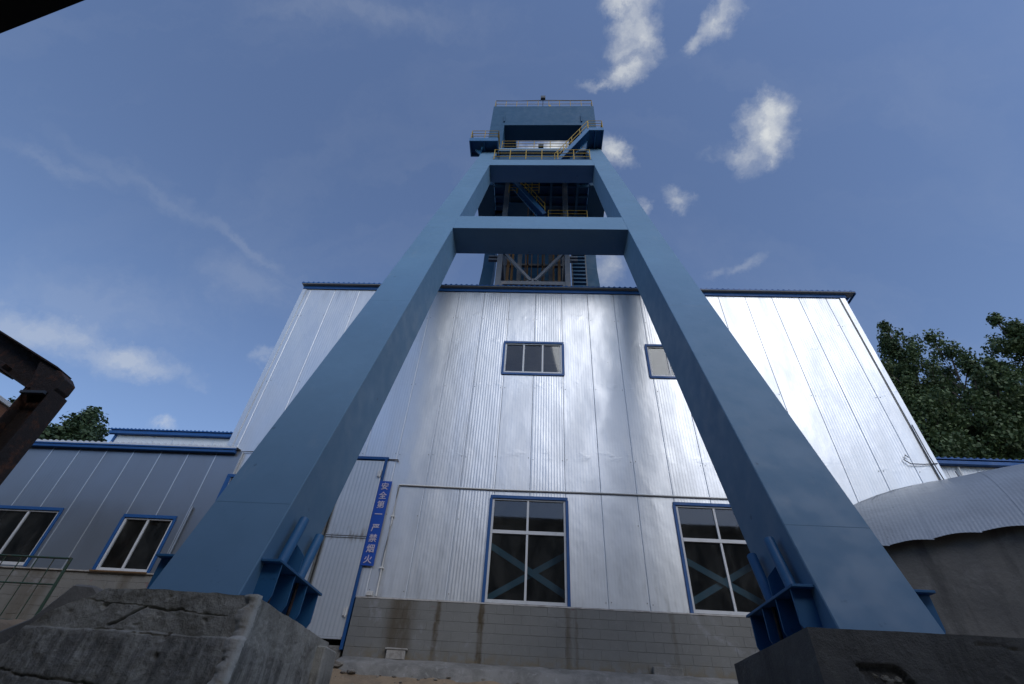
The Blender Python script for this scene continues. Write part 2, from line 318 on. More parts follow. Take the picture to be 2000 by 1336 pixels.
# ------------------------------------------------------------------ mesh helpers
CAM_SCALE = 1.067   # scale about the camera (origin): pushes headframe and plinths back towards the hall wall
class MB:
    def __init__(s): s.v = []; s.f = []; s.sm = []
    def add(s, vs, fs, smooth=False):
        o = len(s.v); s.v += [tuple(p) for p in vs]
        for f in fs: s.f.append(tuple(i + o for i in f)); s.sm.append(smooth)
        return s
    def box(s, x0, x1, y0, y1, z0, z1):
        return s.add([(x0,y0,z0),(x1,y0,z0),(x1,y1,z0),(x0,y1,z0),(x0,y0,z1),(x1,y0,z1),(x1,y1,z1),(x0,y1,z1)],
              [(0,3,2,1),(4,5,6,7),(0,1,5,4),(1,2,6,5),(2,3,7,6),(3,0,4,7)])
    def hexa(s, b, t):   # bottom quad, top quad (same winding, counter-clockwise from above)
        return s.add(list(b) + list(t), [(3,2,1,0),(4,5,6,7),(0,1,5,4),(1,2,6,5),(2,3,7,6),(3,0,4,7)])
    def beam(s, p, q, w_, h, up=(0,0,1)):
        p = Vector(p); q = Vector(q); d = (q - p).normalized(); u = Vector(up)
        x = d.cross(u)
        if x.length < 1e-4: x = d.cross(Vector((0,1,0)))
        x.normalize(); y = x.cross(d).normalized()
        c = [(-w_/2,-h/2),(w_/2,-h/2),(w_/2,h/2),(-w_/2,h/2)]
        vs = [p + x*a_ + y*b_ for a_, b_ in c] + [q + x*a_ + y*b_ for a_, b_ in c]
        return s.add(vs, [(0,1,2,3),(7,6,5,4),(1,0,4,5),(2,1,5,6),(3,2,6,7),(0,3,7,4)])
    def tube(s, pts, r, n=8, caps=True):
        pts = [Vector(p) for p in pts]; rings = []
        for i, p in enumerate(pts):
            d = (pts[min(i+1, len(pts)-1)] - pts[max(i-1, 0)]).normalized()
            x = d.cross(Vector((0,0,1)))
            if x.length < 1e-3: x = Vector((1,0,0))
            x.normalize(); y = d.cross(x).normalized()
            rr = r[i] if isinstance(r, (list, tuple)) else r
            rings.append([p + x*math.cos(2*math.pi*k/n)*rr + y*math.sin(2*math.pi*k/n)*rr for k in range(n)])
        vs = [v for g in rings for v in g]; fs = []
        for i in range(len(pts)-1):
            for k in range(n):
                fs.append((i*n+k, i*n+(k+1)%n, (i+1)*n+(k+1)%n, (i+1)*n+k))
        s.add(vs, fs, True)
        if caps:
            s.add(rings[0], [tuple(range(n))]); s.add(rings[-1], [tuple(reversed(range(n)))])
        return s
    def prism(s, poly, axis, c0, c1):  # poly in the two other axes
        def P(p, c):
            if axis == 'x': return (c, p[0], p[1])
            if axis == 'y': return (p[0], c, p[1])
            return (p[0], p[1], c)
        n = len(poly)
        vs = [P(p, c0) for p in poly] + [P(p, c1) for p in poly]
        fs = [tuple(range(n)), tuple(reversed(range(n, 2*n)))] + [(i, n+i, n+(i+1)%n, (i+1)%n) for i in range(n)]
        return s.add(vs, fs)
    def mesh(s, name, mat, off=(0,0,0), bevel=0):
        me = bpy.data.meshes.new(name)
        ox, oy, oz = off
        me.from_pydata([(x-ox, y-oy, z_-oz) for x, y, z_ in s.v], [], s.f)
        me.polygons.foreach_set('use_smooth', s.sm)
        me.materials.append(mat)
        bm = bmesh.new(); bm.from_mesh(me)
        bmesh.ops.recalc_face_normals(bm, faces=bm.faces)
        if bevel:
            bmesh.ops.remove_doubles(bm, verts=bm.verts, dist=1e-5)
            ed = [e for e in bm.edges if e.is_manifold and e.calc_face_angle(0) > .5]
            bmesh.ops.bevel(bm, geom=ed, offset=bevel, segments=1, affect='EDGES')
        bm.to_mesh(me); bm.free()
        return me
    def build(s, name, mat, parent=None, bevel=0):
        off = wl(parent)
        root = parent
        while root is not None and root.parent is not None: root = root.parent
        if root is not None and root.name.split('.')[0] in ('mine_headframe', 'concrete_plinth'):
            s.v = [(x*CAM_SCALE, y*CAM_SCALE, z_*CAM_SCALE) for x, y, z_ in s.v]   # enlarged about the camera, which sits at the origin
        return link(name, s.mesh(name, M[mat] if isinstance(mat, str) else mat, off, bevel), parent)
def wl(o):
    v = Vector((0,0,0))
    while o is not None: v = v + Vector(o.location); o = o.parent
    return v
def link(name, data, parent=None, loc=(0,0,0)):
    o = bpy.data.objects.new(name, data); COL.objects.link(o); o.parent = parent; o.location = loc
    return o
def tag(o, label=None, cat=None, group=None, kind=None):
    if label: o['label'] = label
    if cat: o['category'] = cat
    if group: o['group'] = group
    if kind: o['kind'] = kind
    return o
def thing(name, loc, label, cat, group=None): return tag(link(name, None, None, loc), label, cat, group)

# ------------------------------------------------------------------ ground
def sstep(a_, b_, x):
    t = max(0, min(1, (x-a_)/(b_-a_))); return t*t*(3-2*t)
def ground_h(x, y):
    lin = max(-1.5, min(1.38, -1.5 + (y-7.0)/(12.25-7.0)*2.88))
    left = -1.5 + 2.75*sstep(3.0, 8.0, y) + .30*sstep(9, 12.5, y)
    rt = -1.5 + 2.9*sstep(6.5, 11.5, y)
    tl = sstep(-4.6, -7.2, x) if x < 0 else 0
    tl = 1 - sstep(-7.2, -4.9, x)
    tr_ = sstep(5.0, 7.0, x)
    h = lin*(1-tl)*(1-tr_) + left*tl + rt*tr_
    if y > 12.25: h = h + (1.5 - h)*sstep(12.25, 12.9, y)
    h += .42*math.exp(-((x+5.35)/.95)**2)*sstep(11.0, 12.2, y)*(1-sstep(12.85, 13.2, y))
    if y > 7 and y < 13.2 and abs(x) < 12:
        h += .035*noise.fractal(Vector((x*1.7, y*1.7, 3.1)), 1.0, 2.0, 5) + .03*noise.noise(Vector((x*7, y*7, 0)))
    return h
def axis(dense0, dense1, step, far):
    v = []; x = dense0
    while x <= dense1 + 1e-6: v.append(x); x += step
    k = step
    while v[-1] < far: k *= 1.45; v.append(v[-1] + k)
    k = step
    while v[0] > -far: k *= 1.45; v.insert(0, v[0] - k)
    return v
xs = axis(-9, 7, .14, 900); ys = axis(5.5, 13.4, .12, 900)
g = MB(); nx = len(xs)
g.add([(x, y, ground_h(x, y)) for y in ys for x in xs],
      [(j*nx+i, j*nx+i+1, (j+1)*nx+i+1, (j+1)*nx+i) for j in range(len(ys)-1) for i in range(nx-1)], True)
tag(g.build('ground', 'soil'), kind='structure')

# ------------------------------------------------------------------ main building
FY = 12.8
main = thing('shaft_building', (1.0, FY, 1.6), 'tall silver corrugated panel building behind the blue headframe legs', 'building')
X0, X1, ZB, ZT = -9.12, 11.14, 2.90, 13.70
wins_lo = [(-1.175, .856, 2.92, 5.53), (3.70, 5.73, 2.92, 5.53)]
wins_up = [(-1.167, .838, 9.74, 11.10), (3.65, 5.66, 9.74, 11.10)]
door_o = (-6.62, -4.30, 1.95, 6.53)
openings = wins_lo + wins_up + [door_o]
def panel_strip(x0, x1, z0, z1, opens, y=FY, flute=.08, dep=.007):
    """one sandwich panel: shallow vertical flutes, cut round the openings"""
    xs_ = []
    x = x0 + .022
    while x < x1 - .022:
        for k in (0, .30, .42, .88): 
            xx = x + k*flute
            if xx < x1 - .022: xs_.append((xx, -dep if k in (.0,.88) and False else (0 if k in (0, .88) else -dep)))
        x += flute
    prof = [(x0+.0025, .007), (x0 + .012, 0.0)] + xs_ + [(x1-.012, 0.0), (x1-.0025, .007)]
    cuts = sorted({c for o in opens for c in (o[0], o[1]) if x0 + .02 < c < x1 - .02})
    for c in cuts: prof.append((c, 0.0))
    prof.sort()
    mb = MB()
    for (a_, da), (b_, db) in zip(prof, prof[1:]):
        if b_ - a_ < 1e-4: continue
        mid = (a_+b_)/2
        segs = [(z0, z1)]
        for o in opens:
            if o[0] < mid < o[1]:
                ns = []
                for s0, s1 in segs:
                    if o[2] > s0: ns.append((s0, min(s1, o[2])))
                    if o[3] < s1: ns.append((max(s0, o[3]), s1))
                segs = [q for q in ns if q[1] - q[0] > .01]
        for s0, s1 in segs:
            mb.add([(a_, y+da, s0), (b_, y+db, s0), (b_, y+db, s1), (a_, y+da, s1)], [(0,1,2,3)])
    return mb
def panel_pieces(a_, b_, z0, z1, opens, parent, mat, y=FY, flute=.08, dep=.0035):
    full = [o for o in opens if o[0] <= a_+.05 and o[1] >= b_-.05]; part = [o for o in opens if o not in full]
    segs = [(z0, z1)]
    for o in full:
        ns = []
        for s0, s1 in segs:
            if o[2] >= s1 or o[3] <= s0: ns.append((s0, s1)); continue
            if o[2] > s0+.05: ns.append((s0, o[2]))
            if o[3] < s1-.05: ns.append((o[3], s1))
        segs = ns
    dep = dep*random.choice((.25, .4, .6, 1.0, 1.3))
    for s0, s1 in segs: panel_strip(a_, b_, s0, s1, part, y, flute, dep*.5).build('wall_panel', mat, parent)
seam = [-1.115 + .967*k for k in range(-9, 14)]
seam = [X0] + [s_ for s_ in seam if X0 + .2 < s_ < X1 - .2] + [X1]
for a_, b_ in zip(seam, seam[1:]):
    zb = ZB
    panel_pieces(a_, b_, zb, ZT, openings, main, 'panel')
MB().box(X0+.01, X1-.01, FY+.016, FY+.03, ZB, 2.92).build('panel_rail', 'stile', main)
# backing skin right behind the seams (cut round the openings) and the closed shell of the hall
bk = MB()
xsx = sorted({X0+.01, X1-.01} | {c for o in openings for c in o[:2]})
for a_, b_ in zip(xsx, xsx[1:]):
    mid = (a_+b_)/2; segs = [(ZB-.0, ZT)]
    for o in openings:
        if o[0] < mid < o[1]:
            ns = []
            for s0, s1 in segs:
                if o[2] > s0: ns.append((s0, min(s1, o[2])))
                if o[3] < s1: ns.append((max(s0, o[3]), s1))
            segs = [q for q in ns if q[1]-q[0] > .01]
    for s0, s1 in segs: bk.box(a_, b_, FY+.032, FY+.10, s0, s1)
bk.build('wall_core', 'white_sheet', main)
BY = 24.5
MB().box(X0, X0+.1, FY+.11, BY, 1.5, ZT).build('side_wall', 'white_sheet', main)
MB().box(X1-.1, X1, FY+.11, BY, 1.5, ZT).build('side_wall', 'white_sheet', main)
MB().box(X0, X1, BY, BY+.1, 1.5, ZT).build('rear_wall', 'white_sheet', main)
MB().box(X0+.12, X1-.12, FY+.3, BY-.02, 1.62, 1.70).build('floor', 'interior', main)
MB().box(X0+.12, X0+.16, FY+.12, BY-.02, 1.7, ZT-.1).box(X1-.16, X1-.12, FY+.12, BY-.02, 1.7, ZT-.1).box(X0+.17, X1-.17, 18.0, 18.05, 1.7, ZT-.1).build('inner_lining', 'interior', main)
sc = MB(); rr_ = random.Random(4)
for z_ in (3.05, 4.9, 6.7, 9.2, 12.2):
    for x_ in seam[1:-1]:
        for dx_ in (-.06, .07):
            if rr_.random() < .35: continue
            xx_ = x_ + dx_; zz_ = z_ + rr_.uniform(-.03, .03)
            if any(o[0]-.1 < xx_ < o[1]+.1 and o[2]-.1 < zz_ < o[3]+.1 for o in openings): continue
            sc.box(xx_-.009, xx_+.009, FY-.012, FY-.004, zz_-.009, zz_+.009)
tag(sc.build('screw_heads', 'stile', main), kind='stuff')
# corner trims and the blue band under the eave
for x in (X1-.05, ):
    MB().box(x-.10, x+.07, FY-.03, FY+.10, ZB, ZT-.12).build('corner_trim', 'panel', main)
    MB().box(x-.14, x-.112, FY-.012, FY-.001, ZB, ZT-.12).build('trim_shadow', 'stile', main)  # dark strip drawn as the shadow groove beside the corner trim
MB().box(X0-.06, X0+.10, FY-.03, FY+.10, ZB, ZT-.12).build('corner_trim', 'panel', main)
MB().box(X0-.05, X1+.08, FY-.045, FY-.012, 13.60, 13.752).build('eave_band', 'trim_blue', main)
rf = MB().box(X0-.10, X1+.38, FY-.165, FY+.10, 13.755, 13.775).build('soffit', 'soffit', main)
# roof sheets with trapezoid ribs
def roof_sheet_mesh(width, y0, y1, z0, rise, pitch=.205, rib=.045):
    mb = MB(); n = int(round(width/pitch)); pts = []
    for i in range(n):
        x = i*pitch
        pts += [(x, 0), (x+.035, rib), (x+.075, rib), (x+.11, 0)]
    pts.append((n*pitch, 0))
    lo = -.035
    for (xa, za), (xb, zb) in zip(pts, pts[1:]):
        mb.add([(xa,y0,z0+za),(xb,y0,z0+zb),(xb,y1,z0+rise+zb),(xa,y1,z0+rise+za),
                (xa,y0,z0+lo),(xb,y0,z0+lo),(xb,y1,z0+rise+lo),(xa,y1,z0+rise+lo)],
               [(0,1,2,3),(7,6,5,4),(4,5,1,0)])
    return mb
def roof(parent, xa, xb, y0, ym, y1, z0, rise, mat='trim_blue', pitch=.205, per=4):
    w_ = pitch*per; n = int(math.ceil((xb-xa)/w_)); w_ = (xb-xa)/n; p = w_/per
    me = roof_sheet_mesh(w_, y0, ym, 0, rise, p).mesh('roof_sheet', M[mat])
    pl = wl(parent)
    for i in range(n): link('roof_sheet', me, parent, Vector((xa+i*w_, 0, z0)) - pl)
    if y1 is not None:
        me2 = roof_sheet_mesh(w_, y1, ym, 0, rise, p).mesh('roof_sheet', M[mat])
        for i in range(n): link('roof_sheet', me2, parent, Vector((xa+i*w_, 0, z0)) - pl)
roof(main, X0-.12, X1+.40, FY-.17, 18.6, BY+.2, 13.815, 1.0)
MB().box(X1+.385, X1+.41, FY-.16, FY+3, 13.70, 13.80).build('verge_trim', 'trim_blue', main)

# windows
def window(parent, o, cols, rows, trim=.085, sides='LTR', y=FY, vent=None):
    x0, x1, z0, z1 = o
    t = MB(); yo = y-.035; yi = y+.09
    if 'T' in sides: t.box(x0-trim*.3, x1+trim*.3, yo-.002, yi, z1-trim*.5, z1+trim*.5)
    if 'L' in sides: t.box(x0-trim*.5, x0+trim*.4, yo, yi-.002, z0-(.03 if 'B' not in sides else 0), z1-trim*.5)
    if 'R' in sides: t.box(x1-trim*.4, x1+trim*.5, yo, yi-.002, z0-(.03 if 'B' not in sides else 0), z1-trim*.5)
    if 'B' in sides: t.box(x0-trim*.3, x1+trim*.3, yo-.002, yi, z0-trim*.5, z0+trim*.45)
    wo = t.build('window', 'trim_blue', parent, .004)
    fx0, fx1, fz0, fz1 = x0+trim*.4, x1-trim*.4, z0+(trim*.45 if 'B' in sides else .0), z1-trim*.5
    fr_ = MB(); fw = .055
    ya, yb = y+.0, y+.06
    fr_.box(fx0, fx1, ya, yb, fz1-fw*.7, fz1-.001); fr_.box(fx0, fx1, ya, yb, fz0, fz0+fw*1.4)
    fr_.box(fx0, fx0+fw, ya+.001, yb-.001, fz0+fw*1.4, fz1-fw*.7); fr_.box(fx1-fw, fx1, ya+.001, yb-.001, fz0+fw*1.4, fz1-fw*.7)
    fr_.build('window_frame', 'pvc', wo, .003)
    ix0, ix1 = fx0+fw, fx1-fw; iz0, iz1 = fz0+fw*1.4, fz1-fw*.7
    zb = [iz0] + [r for r in rows] + [iz1]; xb = [ix0] + list(cols) + [ix1]
    for zz in rows: MB().box(ix0, ix1, ya-.004, yb-.004, zz-.045, zz+.045).build('transom', 'pvc', wo, .003)
    for j in range(len(zb)-1):
        za = zb[j] + (.045 if j > 0 else 0); zc = zb[j+1] - (.045 if j < len(zb)-2 else 0)
        for c in cols: MB().box(c-.028, c+.028, ya+.006, yb-.006, za, zc).build('mullion', 'pvc', wo, .003)
        for i in range(len(xb)-1):
            xa = xb[i] + (.028 if i > 0 else 0); xc = xb[i+1] - (.028 if i < len(xb)-2 else 0)
            tilt = random.uniform(-.004, .004)
            MB().add([(xa, y+.035, za), (xc, y+.035+tilt, za), (xc, y+.037+tilt, zc), (xa, y+.037, zc)], [(0,1,2,3)]).build('pane', 'glass', wo)
    return wo
for o, cx in ((wins_lo[0], -.18), (wins_lo[1], 4.72)):
    window(main, o, [cx], [4.60])
window(main, wins_up[0], [-.49, .15], [], sides='LTRB')
window(main, wins_up[1], [4.32, 4.98], [], sides='LTRB')
# cross bracing just inside the ground floor windows
for xa, xb in ((-1.35, 1.1), (3.45, 6.0)):
    MB().beam((xa, FY+.62, 4.55), (xb, FY+.62, 3.15), .02, .16).build('brace', 'brace', main)
    MB().beam((xa, FY+.68, 3.05), (xb, FY+.68, 4.45), .02, .15).build('brace', 'brace', main)
for i, xx in enumerate((-1.2, -.1, 1.0)):
    pass
# block plinth wall under the panels
blk = MB().box(0, .390, -.055, .06, 0, .194).mesh('block', M['block'], (0,0,0), .004)
pl = wl(main)
def blocks(parent, mesh, xa, xb, y, z0, rows, L_=.397, H=.2, skip=None):
    p0 = wl(parent)
    for r in range(rows):
        x = xa - (L_/2 if r % 2 else 0)
        while x < xb:
            if not (skip and skip(x, z0+r*H)):
                o = link('block', mesh, parent, Vector((x+.006, y+random.uniform(-.0022, .0022), z0+r*H+.003)) - p0)
                if x < xa: 
                    o.scale.x = .5; o.location.x += L_/2
            x += L_
blocks(main, blk, -4.22, 6.6, FY-.02, 1.665, 6)
MB().box(-4.215, X1-.02, FY-.0695, FY+.14, 1.45, 2.868).build('block_wall_mortar', 'block', main)
MB().box(X0, -6.64, FY-.058, FY+.14, 1.45, 2.868).build('block_wall_mortar', 'mortar', main)
# uneven mortar sill on top of the blocks
sm = MB(); n = 90
for i in range(n):
    xa = -4.22 + i*(10.9/n); xb = xa + 10.9/n
    d1 = .082 + .012*noise.noise(Vector((xa*3, 0, 0))); d2 = .082 + .012*noise.noise(Vector((xb*3, 0, 0)))
    h1 = 2.905 + .012*noise.noise(Vector((xa*2, 5, 0))); h2 = 2.905 + .012*noise.noise(Vector((xb*2, 5, 0)))
    sm.hexa([(xa,FY-d1,2.868),(xb,FY-d2,2.868),(xb,FY-.012,2.868),(xa,FY-.012,2.868)], [(xa,FY-d1+.02,h1),(xb,FY-d2+.02,h2),(xb,FY-.012,h2+.01),(xa,FY-.012,h1+.01)])
sm.build('sill', 'sill', main)
# vent brick and patch block at the foot of the wall
MB().box(-3.22, -2.80, FY-.16, FY-.078, 1.66, 1.84).box(-3.26, -2.76, FY-.175, FY-.076, 1.84, 1.875).build('vent_block', 'sill', main, .008)
MB().box(2.62, 3.25, FY-.19, FY-.078, 1.45, 1.80).build('patch_block', 'apron', main, .01)
# conduits
MB().tube([(-3.77, FY-.03, 5.755), (-1, FY-.03, 5.72), (2, FY-.03, 5.735), (5.6, FY-.03, 5.72), (7.4, FY-.03, 5.73)], .022, 8).build('conduit', 'conduit', main)
MB().tube([(-3.77, FY-.03, 5.74), (-3.765, FY-.03, 4.8), (-3.775, FY-.03, 3.9), (-3.76, FY-.03, 2.93)], .024, 8).build('conduit', 'conduit', main)
for zc in (4.85, 3.55): MB().box(-3.81, -3.72, FY-.062, FY-.008, zc, zc+.04).build('pipe_clip', 'conduit', main)
MB().box(-3.99, -3.84, FY-.09, FY-.02, 2.92, 3.02).build('socket_box', 'conduit', main, .006)
# black cable on the right corner
MB().tube([(11.0, FY-.06, 8.2), (10.99, FY-.07, 7.2), (11.02, FY-.08, 6.46), (11.3, FY-.02, 6.42), (11.9, FY+.4, 6.75), (12.6, 14.0, 7.4)], .014, 6).build('cable', 'cable', main)
MB().tube([(11.12, FY-.05, 6.97), (10.75, FY-.05, 6.93), (10.38, FY-.07, 6.92), (10.26, FY-.05, 7.05), (10.36, FY-.06, 7.2), (10.42, FY-.05, 7.12)], .014, 6).build('cable', 'cable', main)
MB().tube([(-9.15, FY-.1, 6.53), (-8.8, FY-.06, 6.56), (-8.3, FY-.04, 6.60), (-7.6, FY-.04, 6.62)], .012, 6).build('cable', 'cable', main)

# door
dx0, dx1, dz0, dz1 = door_o
door = MB().box(dx0-.07, dx1+.06, FY-.05, FY+.09, dz1-.04, dz1+.045).box(dx1-.03, dx1+.045, FY-.049, FY+.09, 1.80, dz1-.04).box(dx0-.045, dx0+.03, FY-.049, FY+.09, 1.80, dz1-.04).build('door', 'trim_blue', main, .004)
mid = -5.45
for (a_, b_) in ((dx0+.04, mid-.02), (mid+.02, dx1-.04)):
    for (za, zb) in ((2.05, 4.27), (4.36, 6.46)):
        pm = panel_strip(a_, b_, za, zb, [], FY-.01, .10, .005); pm.build('leaf_panel', 'door', door)
    MB().box(a_, b_, FY-.005, FY+.03, 2.0, 6.47).build('leaf_core', 'stile', door)
    MB().box(a_, b_, FY-.035, FY-.006, 4.275, 4.30).box(a_, b_, FY-.03, FY-.006, 4.325, 4.352).build('mid_rail', 'door', door)
    MB().box(a_+.02, b_-.02, FY-.025, FY-.006, 2.0, 2.045).build('bottom_rail', 'door', door)
MB().box(mid-.075, mid-.02, FY-.04, FY-.006, 2.0, 6.44).box(mid+.015, mid+.04, FY-.038, FY-.006, 2.0, 6.44).build('meeting_stile', 'stile', door)
for zc in (5.95, 2.45): 
    MB().tube([(dx1-.085, FY-.045, zc), (dx1-.085, FY-.045, zc+.22)], .022, 8).box(dx1-.15, dx1-.05, FY-.05, FY-.02, zc+.03, zc+.19).build('hinge', 'conduit', door)
MB().tube([(dx1+.06, FY-.02, dz1-.02), (dx1+.35, FY-.04, dz1-.03), (dx1+.36, FY-.05, dz1-.1)], .016, 6).build('door_hook', 'rust', door)
MB().box(dx0, dx1, FY+.0, FY+.5, 1.3, 1.88).build('threshold', 'apron', door)

# ------------------------------------------------------------------ safety banner
sg = thing('safety_banner', (-4.14, FY-.06, 4.7), 'narrow vertical blue banner with white characters beside the white door', 'sign')
sb = MB(); nz_ = 14
sx0, sx1, sz0, sz1 = -4.315, -3.975, 3.60, 5.835
def sy(x, z_): return FY-.062 + .008*math.sin(z_*2.3)*((x-sx0)/(sx1-sx0))
vs = []; fs = []
for i in range(nz_+1):
    zz = sz0 + (sz1-sz0)*i/nz_
    for x in (sx0, (sx0+sx1)/2, sx1): vs.append((x, sy(x, zz), zz))
for i in range(nz_):
    for j in range(2): fs.append((i*3+j, i*3+j+1, (i+1)*3+j+1, (i+1)*3+j))
nf_ = len(vs); vs += [(x, y+.004, z_) for x, y, z_ in vs]; fs += [tuple(reversed([q+nf_ for q in f])) for f in list(fs)]
sb.add(vs, fs, True); sb.build('banner_sheet', 'sign', sg)
txt = '安全第一 严禁烟火'
dg = bpy.context.evaluated_depsgraph_get
zpos = [5.66, 5.41, 5.16, 4.92, None, 4.57, 4.32, 4.07, 3.82]
zpos = [5.68, 5.42, 5.16, 4.90, None, 4.53, 4.27, 4.01, 3.75]
for chx, zz in zip(txt, zpos):
    if zz is None: continue
    cu = bpy.data.curves.new('tmp', 'FONT'); cu.body = chx; cu.size = .215; cu.align_x = 'CENTER'; cu.align_y = 'CENTER'; cu.offset = .0026; cu.extrude = .0015; cu.resolution_u = 3
    t_ = bpy.data.objects.new('tmp', cu); COL.objects.link(t_)
    bpy.context.view_layer.update()
    me = bpy.data.meshes.new_from_object(t_.evaluated_get(dg()))
    bpy.data.objects.remove(t_)
    xsv = [v.co.x for v in me.vertices]; ysv = [v.co.y for v in me.vertices]
    cxm = (min(xsv)+max(xsv))/2; cym = 0.076*0 + (min(ysv)+max(ysv))/2
    if chx == '一': cym = (min(ysv)+max(ysv))/2
    me.transform(Matrix.Translation((-cxm, -cym, 0))); me.transform(Matrix.Rotation(R(90), 4, 'X'))
    me.materials.clear(); me.materials.append(M['sign_white'])
    o = link('character', me, sg, Vector((-4.145, FY-.073, zz)) - wl(sg))

# ------------------------------------------------------------------ apron and rubble
ap = MB(); n = 110; prof = 9
vs = []
for i in range(n+1):
    x = -4.15 + i*(12.2/n)
    e = noise.noise(Vector((x*1.3, 1.7, 0)))*.10
    for j in range(prof):
        t = j/(prof-1)
        y = FY-.05 - t*(.72+e)
        z_ = 1.675 - .24*t**1.5 + .02*noise.noise(Vector((x*4, y*4, 1)))
        if j == prof-1: z_ = 1.10; y -= .02
        vs.append((x, y, z_))
ap.add(vs, [(i*prof+j, (i+1)*prof+j, (i+1)*prof+j+1, i*prof+j+1) for i in range(n) for j in range(prof-1)], True)
tag(ap.build('concrete_apron', 'apron'), kind='structure')
def rock(mb, c, r, sq=.6):
    bm = bmesh.new(); bmesh.ops.create_icosphere(bm, subdivisions=2, radius=1)
    sd = random.random()*50
    vs = []
    for v in bm.verts:
        k = 1 + .45*noise.noise(v.co*1.3 + Vector((sd, 0, 0)))
        vs.append((c[0]+v.co.x*r*k*1.2, c[1]+v.co.y*r*k, c[2]+v.co.z*r*k*sq))
    mb.add(vs, [tuple(v.index for v in f.verts) for f in bm.faces]); bm.free()
for i, (x, y, r) in enumerate(((-4.05, 12.15, .13), (-3.7, 11.98, .08), (-4.35, 12.0, .07))):
    mb = MB(); rock(mb, (x, y, ground_h(x, y)+r*.3), r)
    tag(mb.build('stone', 'stone'), ['largest loose stone at the left end of the concrete apron', 'small loose stone in front of the apron, right of the largest one', 'small loose stone on the sandy ground by the white door'][i], 'stone', 'loose stones by the apron')
mb = MB()
for i in range(260):
    x = random.uniform(-4.6, 6.5); y = random.uniform(10.8, 12.15); r = random.uniform(.012, .05)
    rock(mb, (x, y, ground_h(x, y)+r*.2), r)
tag(mb.build('rubble', 'stone'), 'scattered small rubble on the soil in front of the apron', 'rubble', kind='stuff')

# ------------------------------------------------------------------ headframe
CX = -.0445; AI = 3.009; AO = 4.009; Y0 = 5.054; ML = .3635; DP = 1.1285
hf = thing('mine_headframe', (CX, 12, 1.1), 'blue steel mine headframe with two raking box legs straddling the silver building', 'headframe')
def fy(z_): return Y0 + ML*z_
def leg(sgn):
    mb = MB(); xi = CX + sgn*AI; xo = CX + sgn*AO; xa, xb = min(xi, xo), max(xi, xo)
    z0, z1 = 1.12, 32.36
    mb.hexa([(xa,fy(z0),z0),(xb,fy(z0),z0),(xb,fy(z0)+DP,z0),(xa,fy(z0)+DP,z0)], [(xa,fy(z1),z1),(xb,fy(z1),z1),(xb,fy(z1)+DP,z1),(xa,fy(z1)+DP,z1)])
    lg = mb.build('leg', 'leg_blue', hf, .012)
    # weld seams across the front face
    for zc in (2.35, 8.2, 14.0-.02, 20.5, 26.1):
        wsm = MB(); wsm.beam((xa+.01, fy(zc)-.0003, zc), (xb-.01, fy(zc)-.0003, zc), .002, .009); wsm.build('weld_seam', 'leg_blue', lg)
    # shoe: collar plate, ribs below, sleeves above
    zc = 1.60; yc = fy(zc)
    cw = .23; lt = .028
    xin = xi - sgn*cw; xout = xo + sgn*cw
    y_f = yc + .04; y_b = yc + DP + .36
    pl_ = MB()
    for (p, q) in ((xin, xi), (xo, xout)):
        pl_.box(min(p,q), max(p,q), y_f, y_b, zc, zc+lt)
    pl_.box(min(xi,xo), max(xi,xo), yc+DP+.01, y_b-.001, zc+.0005, zc+lt-.0005)
    pl_.build('collar_plate', 'deep_blue', lg, .003)
    for side, xs0, sg_ in ((0, xi, -sgn), (1, xo, sgn)):
        for k, yy in enumerate((y_f+.10, y_f+.52, y_f+.94, y_f+1.36)):
            top = xs0 + sg_*cw*.92
            poly = [(xs0, 1.06), (xs0+sg_*cw*.45, 1.06), (top, 1.27), (top, zc-.002), (xs0, zc-.002)]
            shift = fy(1.3)-fy(1.6)
            MB().prism(poly, 'y', yy-.011, yy+.011).build('gusset', 'deep_blue', lg)
            poly2 = None
        for yy in (y_f+.26, y_f+.86):
            xc = xs0 + sg_*.105
            MB().tube([(xc, yy, zc+lt+.002), (xc, yy+ML*.66, zc+.66)], .062, 14).build('sleeve', 'deep_blue', lg)
            MB().tube([(xc, yy+.01, 1.02), (xc, yy+.01, zc)], .022, 8).build('anchor_bolt', 'rust', lg)
        yy = y_f + .60; xt = xs0 + sg_*.20
        MB().prism([(xs0, zc+lt), (xt, zc+lt), (xt, zc+.25), (xs0, zc+.45)], 'y', yy-.008, yy+.008).build('gusset', 'deep_blue', lg)
    for xx in (min(xi,xo)+.2, (xi+xo)/2, max(xi,xo)-.2):
        MB().prism([(y_b-.36, 1.06), (y_b-.15, 1.06), (y_b-.01, 1.3), (y_b-.01, zc-.002), (y_b-.36, zc-.002)], 'x', xx-.011, xx+.011).build('gusset', 'deep_blue', lg)
    MB().box(min(xin,xout)-.03, max(xin,xout)+.03, fy(1.1)-.0+.02, y_b+.03, 1.055, 1.095).build('base_plate', 'deep_blue', lg, .004)
    return lg
leg(-1); leg(1)
def cross_beam(z0, z1, name='cross_beam'):
    xa, xb = CX-AI, CX+AI; d = DP; e = .006
    # section square to the rake of the legs
    s_ = ML
    mb = MB().hexa([(xa,fy(z0)+e,z0),(xb,fy(z0)+e,z0),(xb,fy(z0)+d-e,z0-0.0),(xa,fy(z0)+d-e,z0)], [(xa,fy(z1)+e,z1),(xb,fy(z1)+e,z1),(xb,fy(z1)+d-e,z1),(xa,fy(z1)+d-e,z1)])
    o = mb.build(name, 'leg_blue', hf); return o
cross_beam(14.01, 15.49); cross_beam(26.18, 27.99)
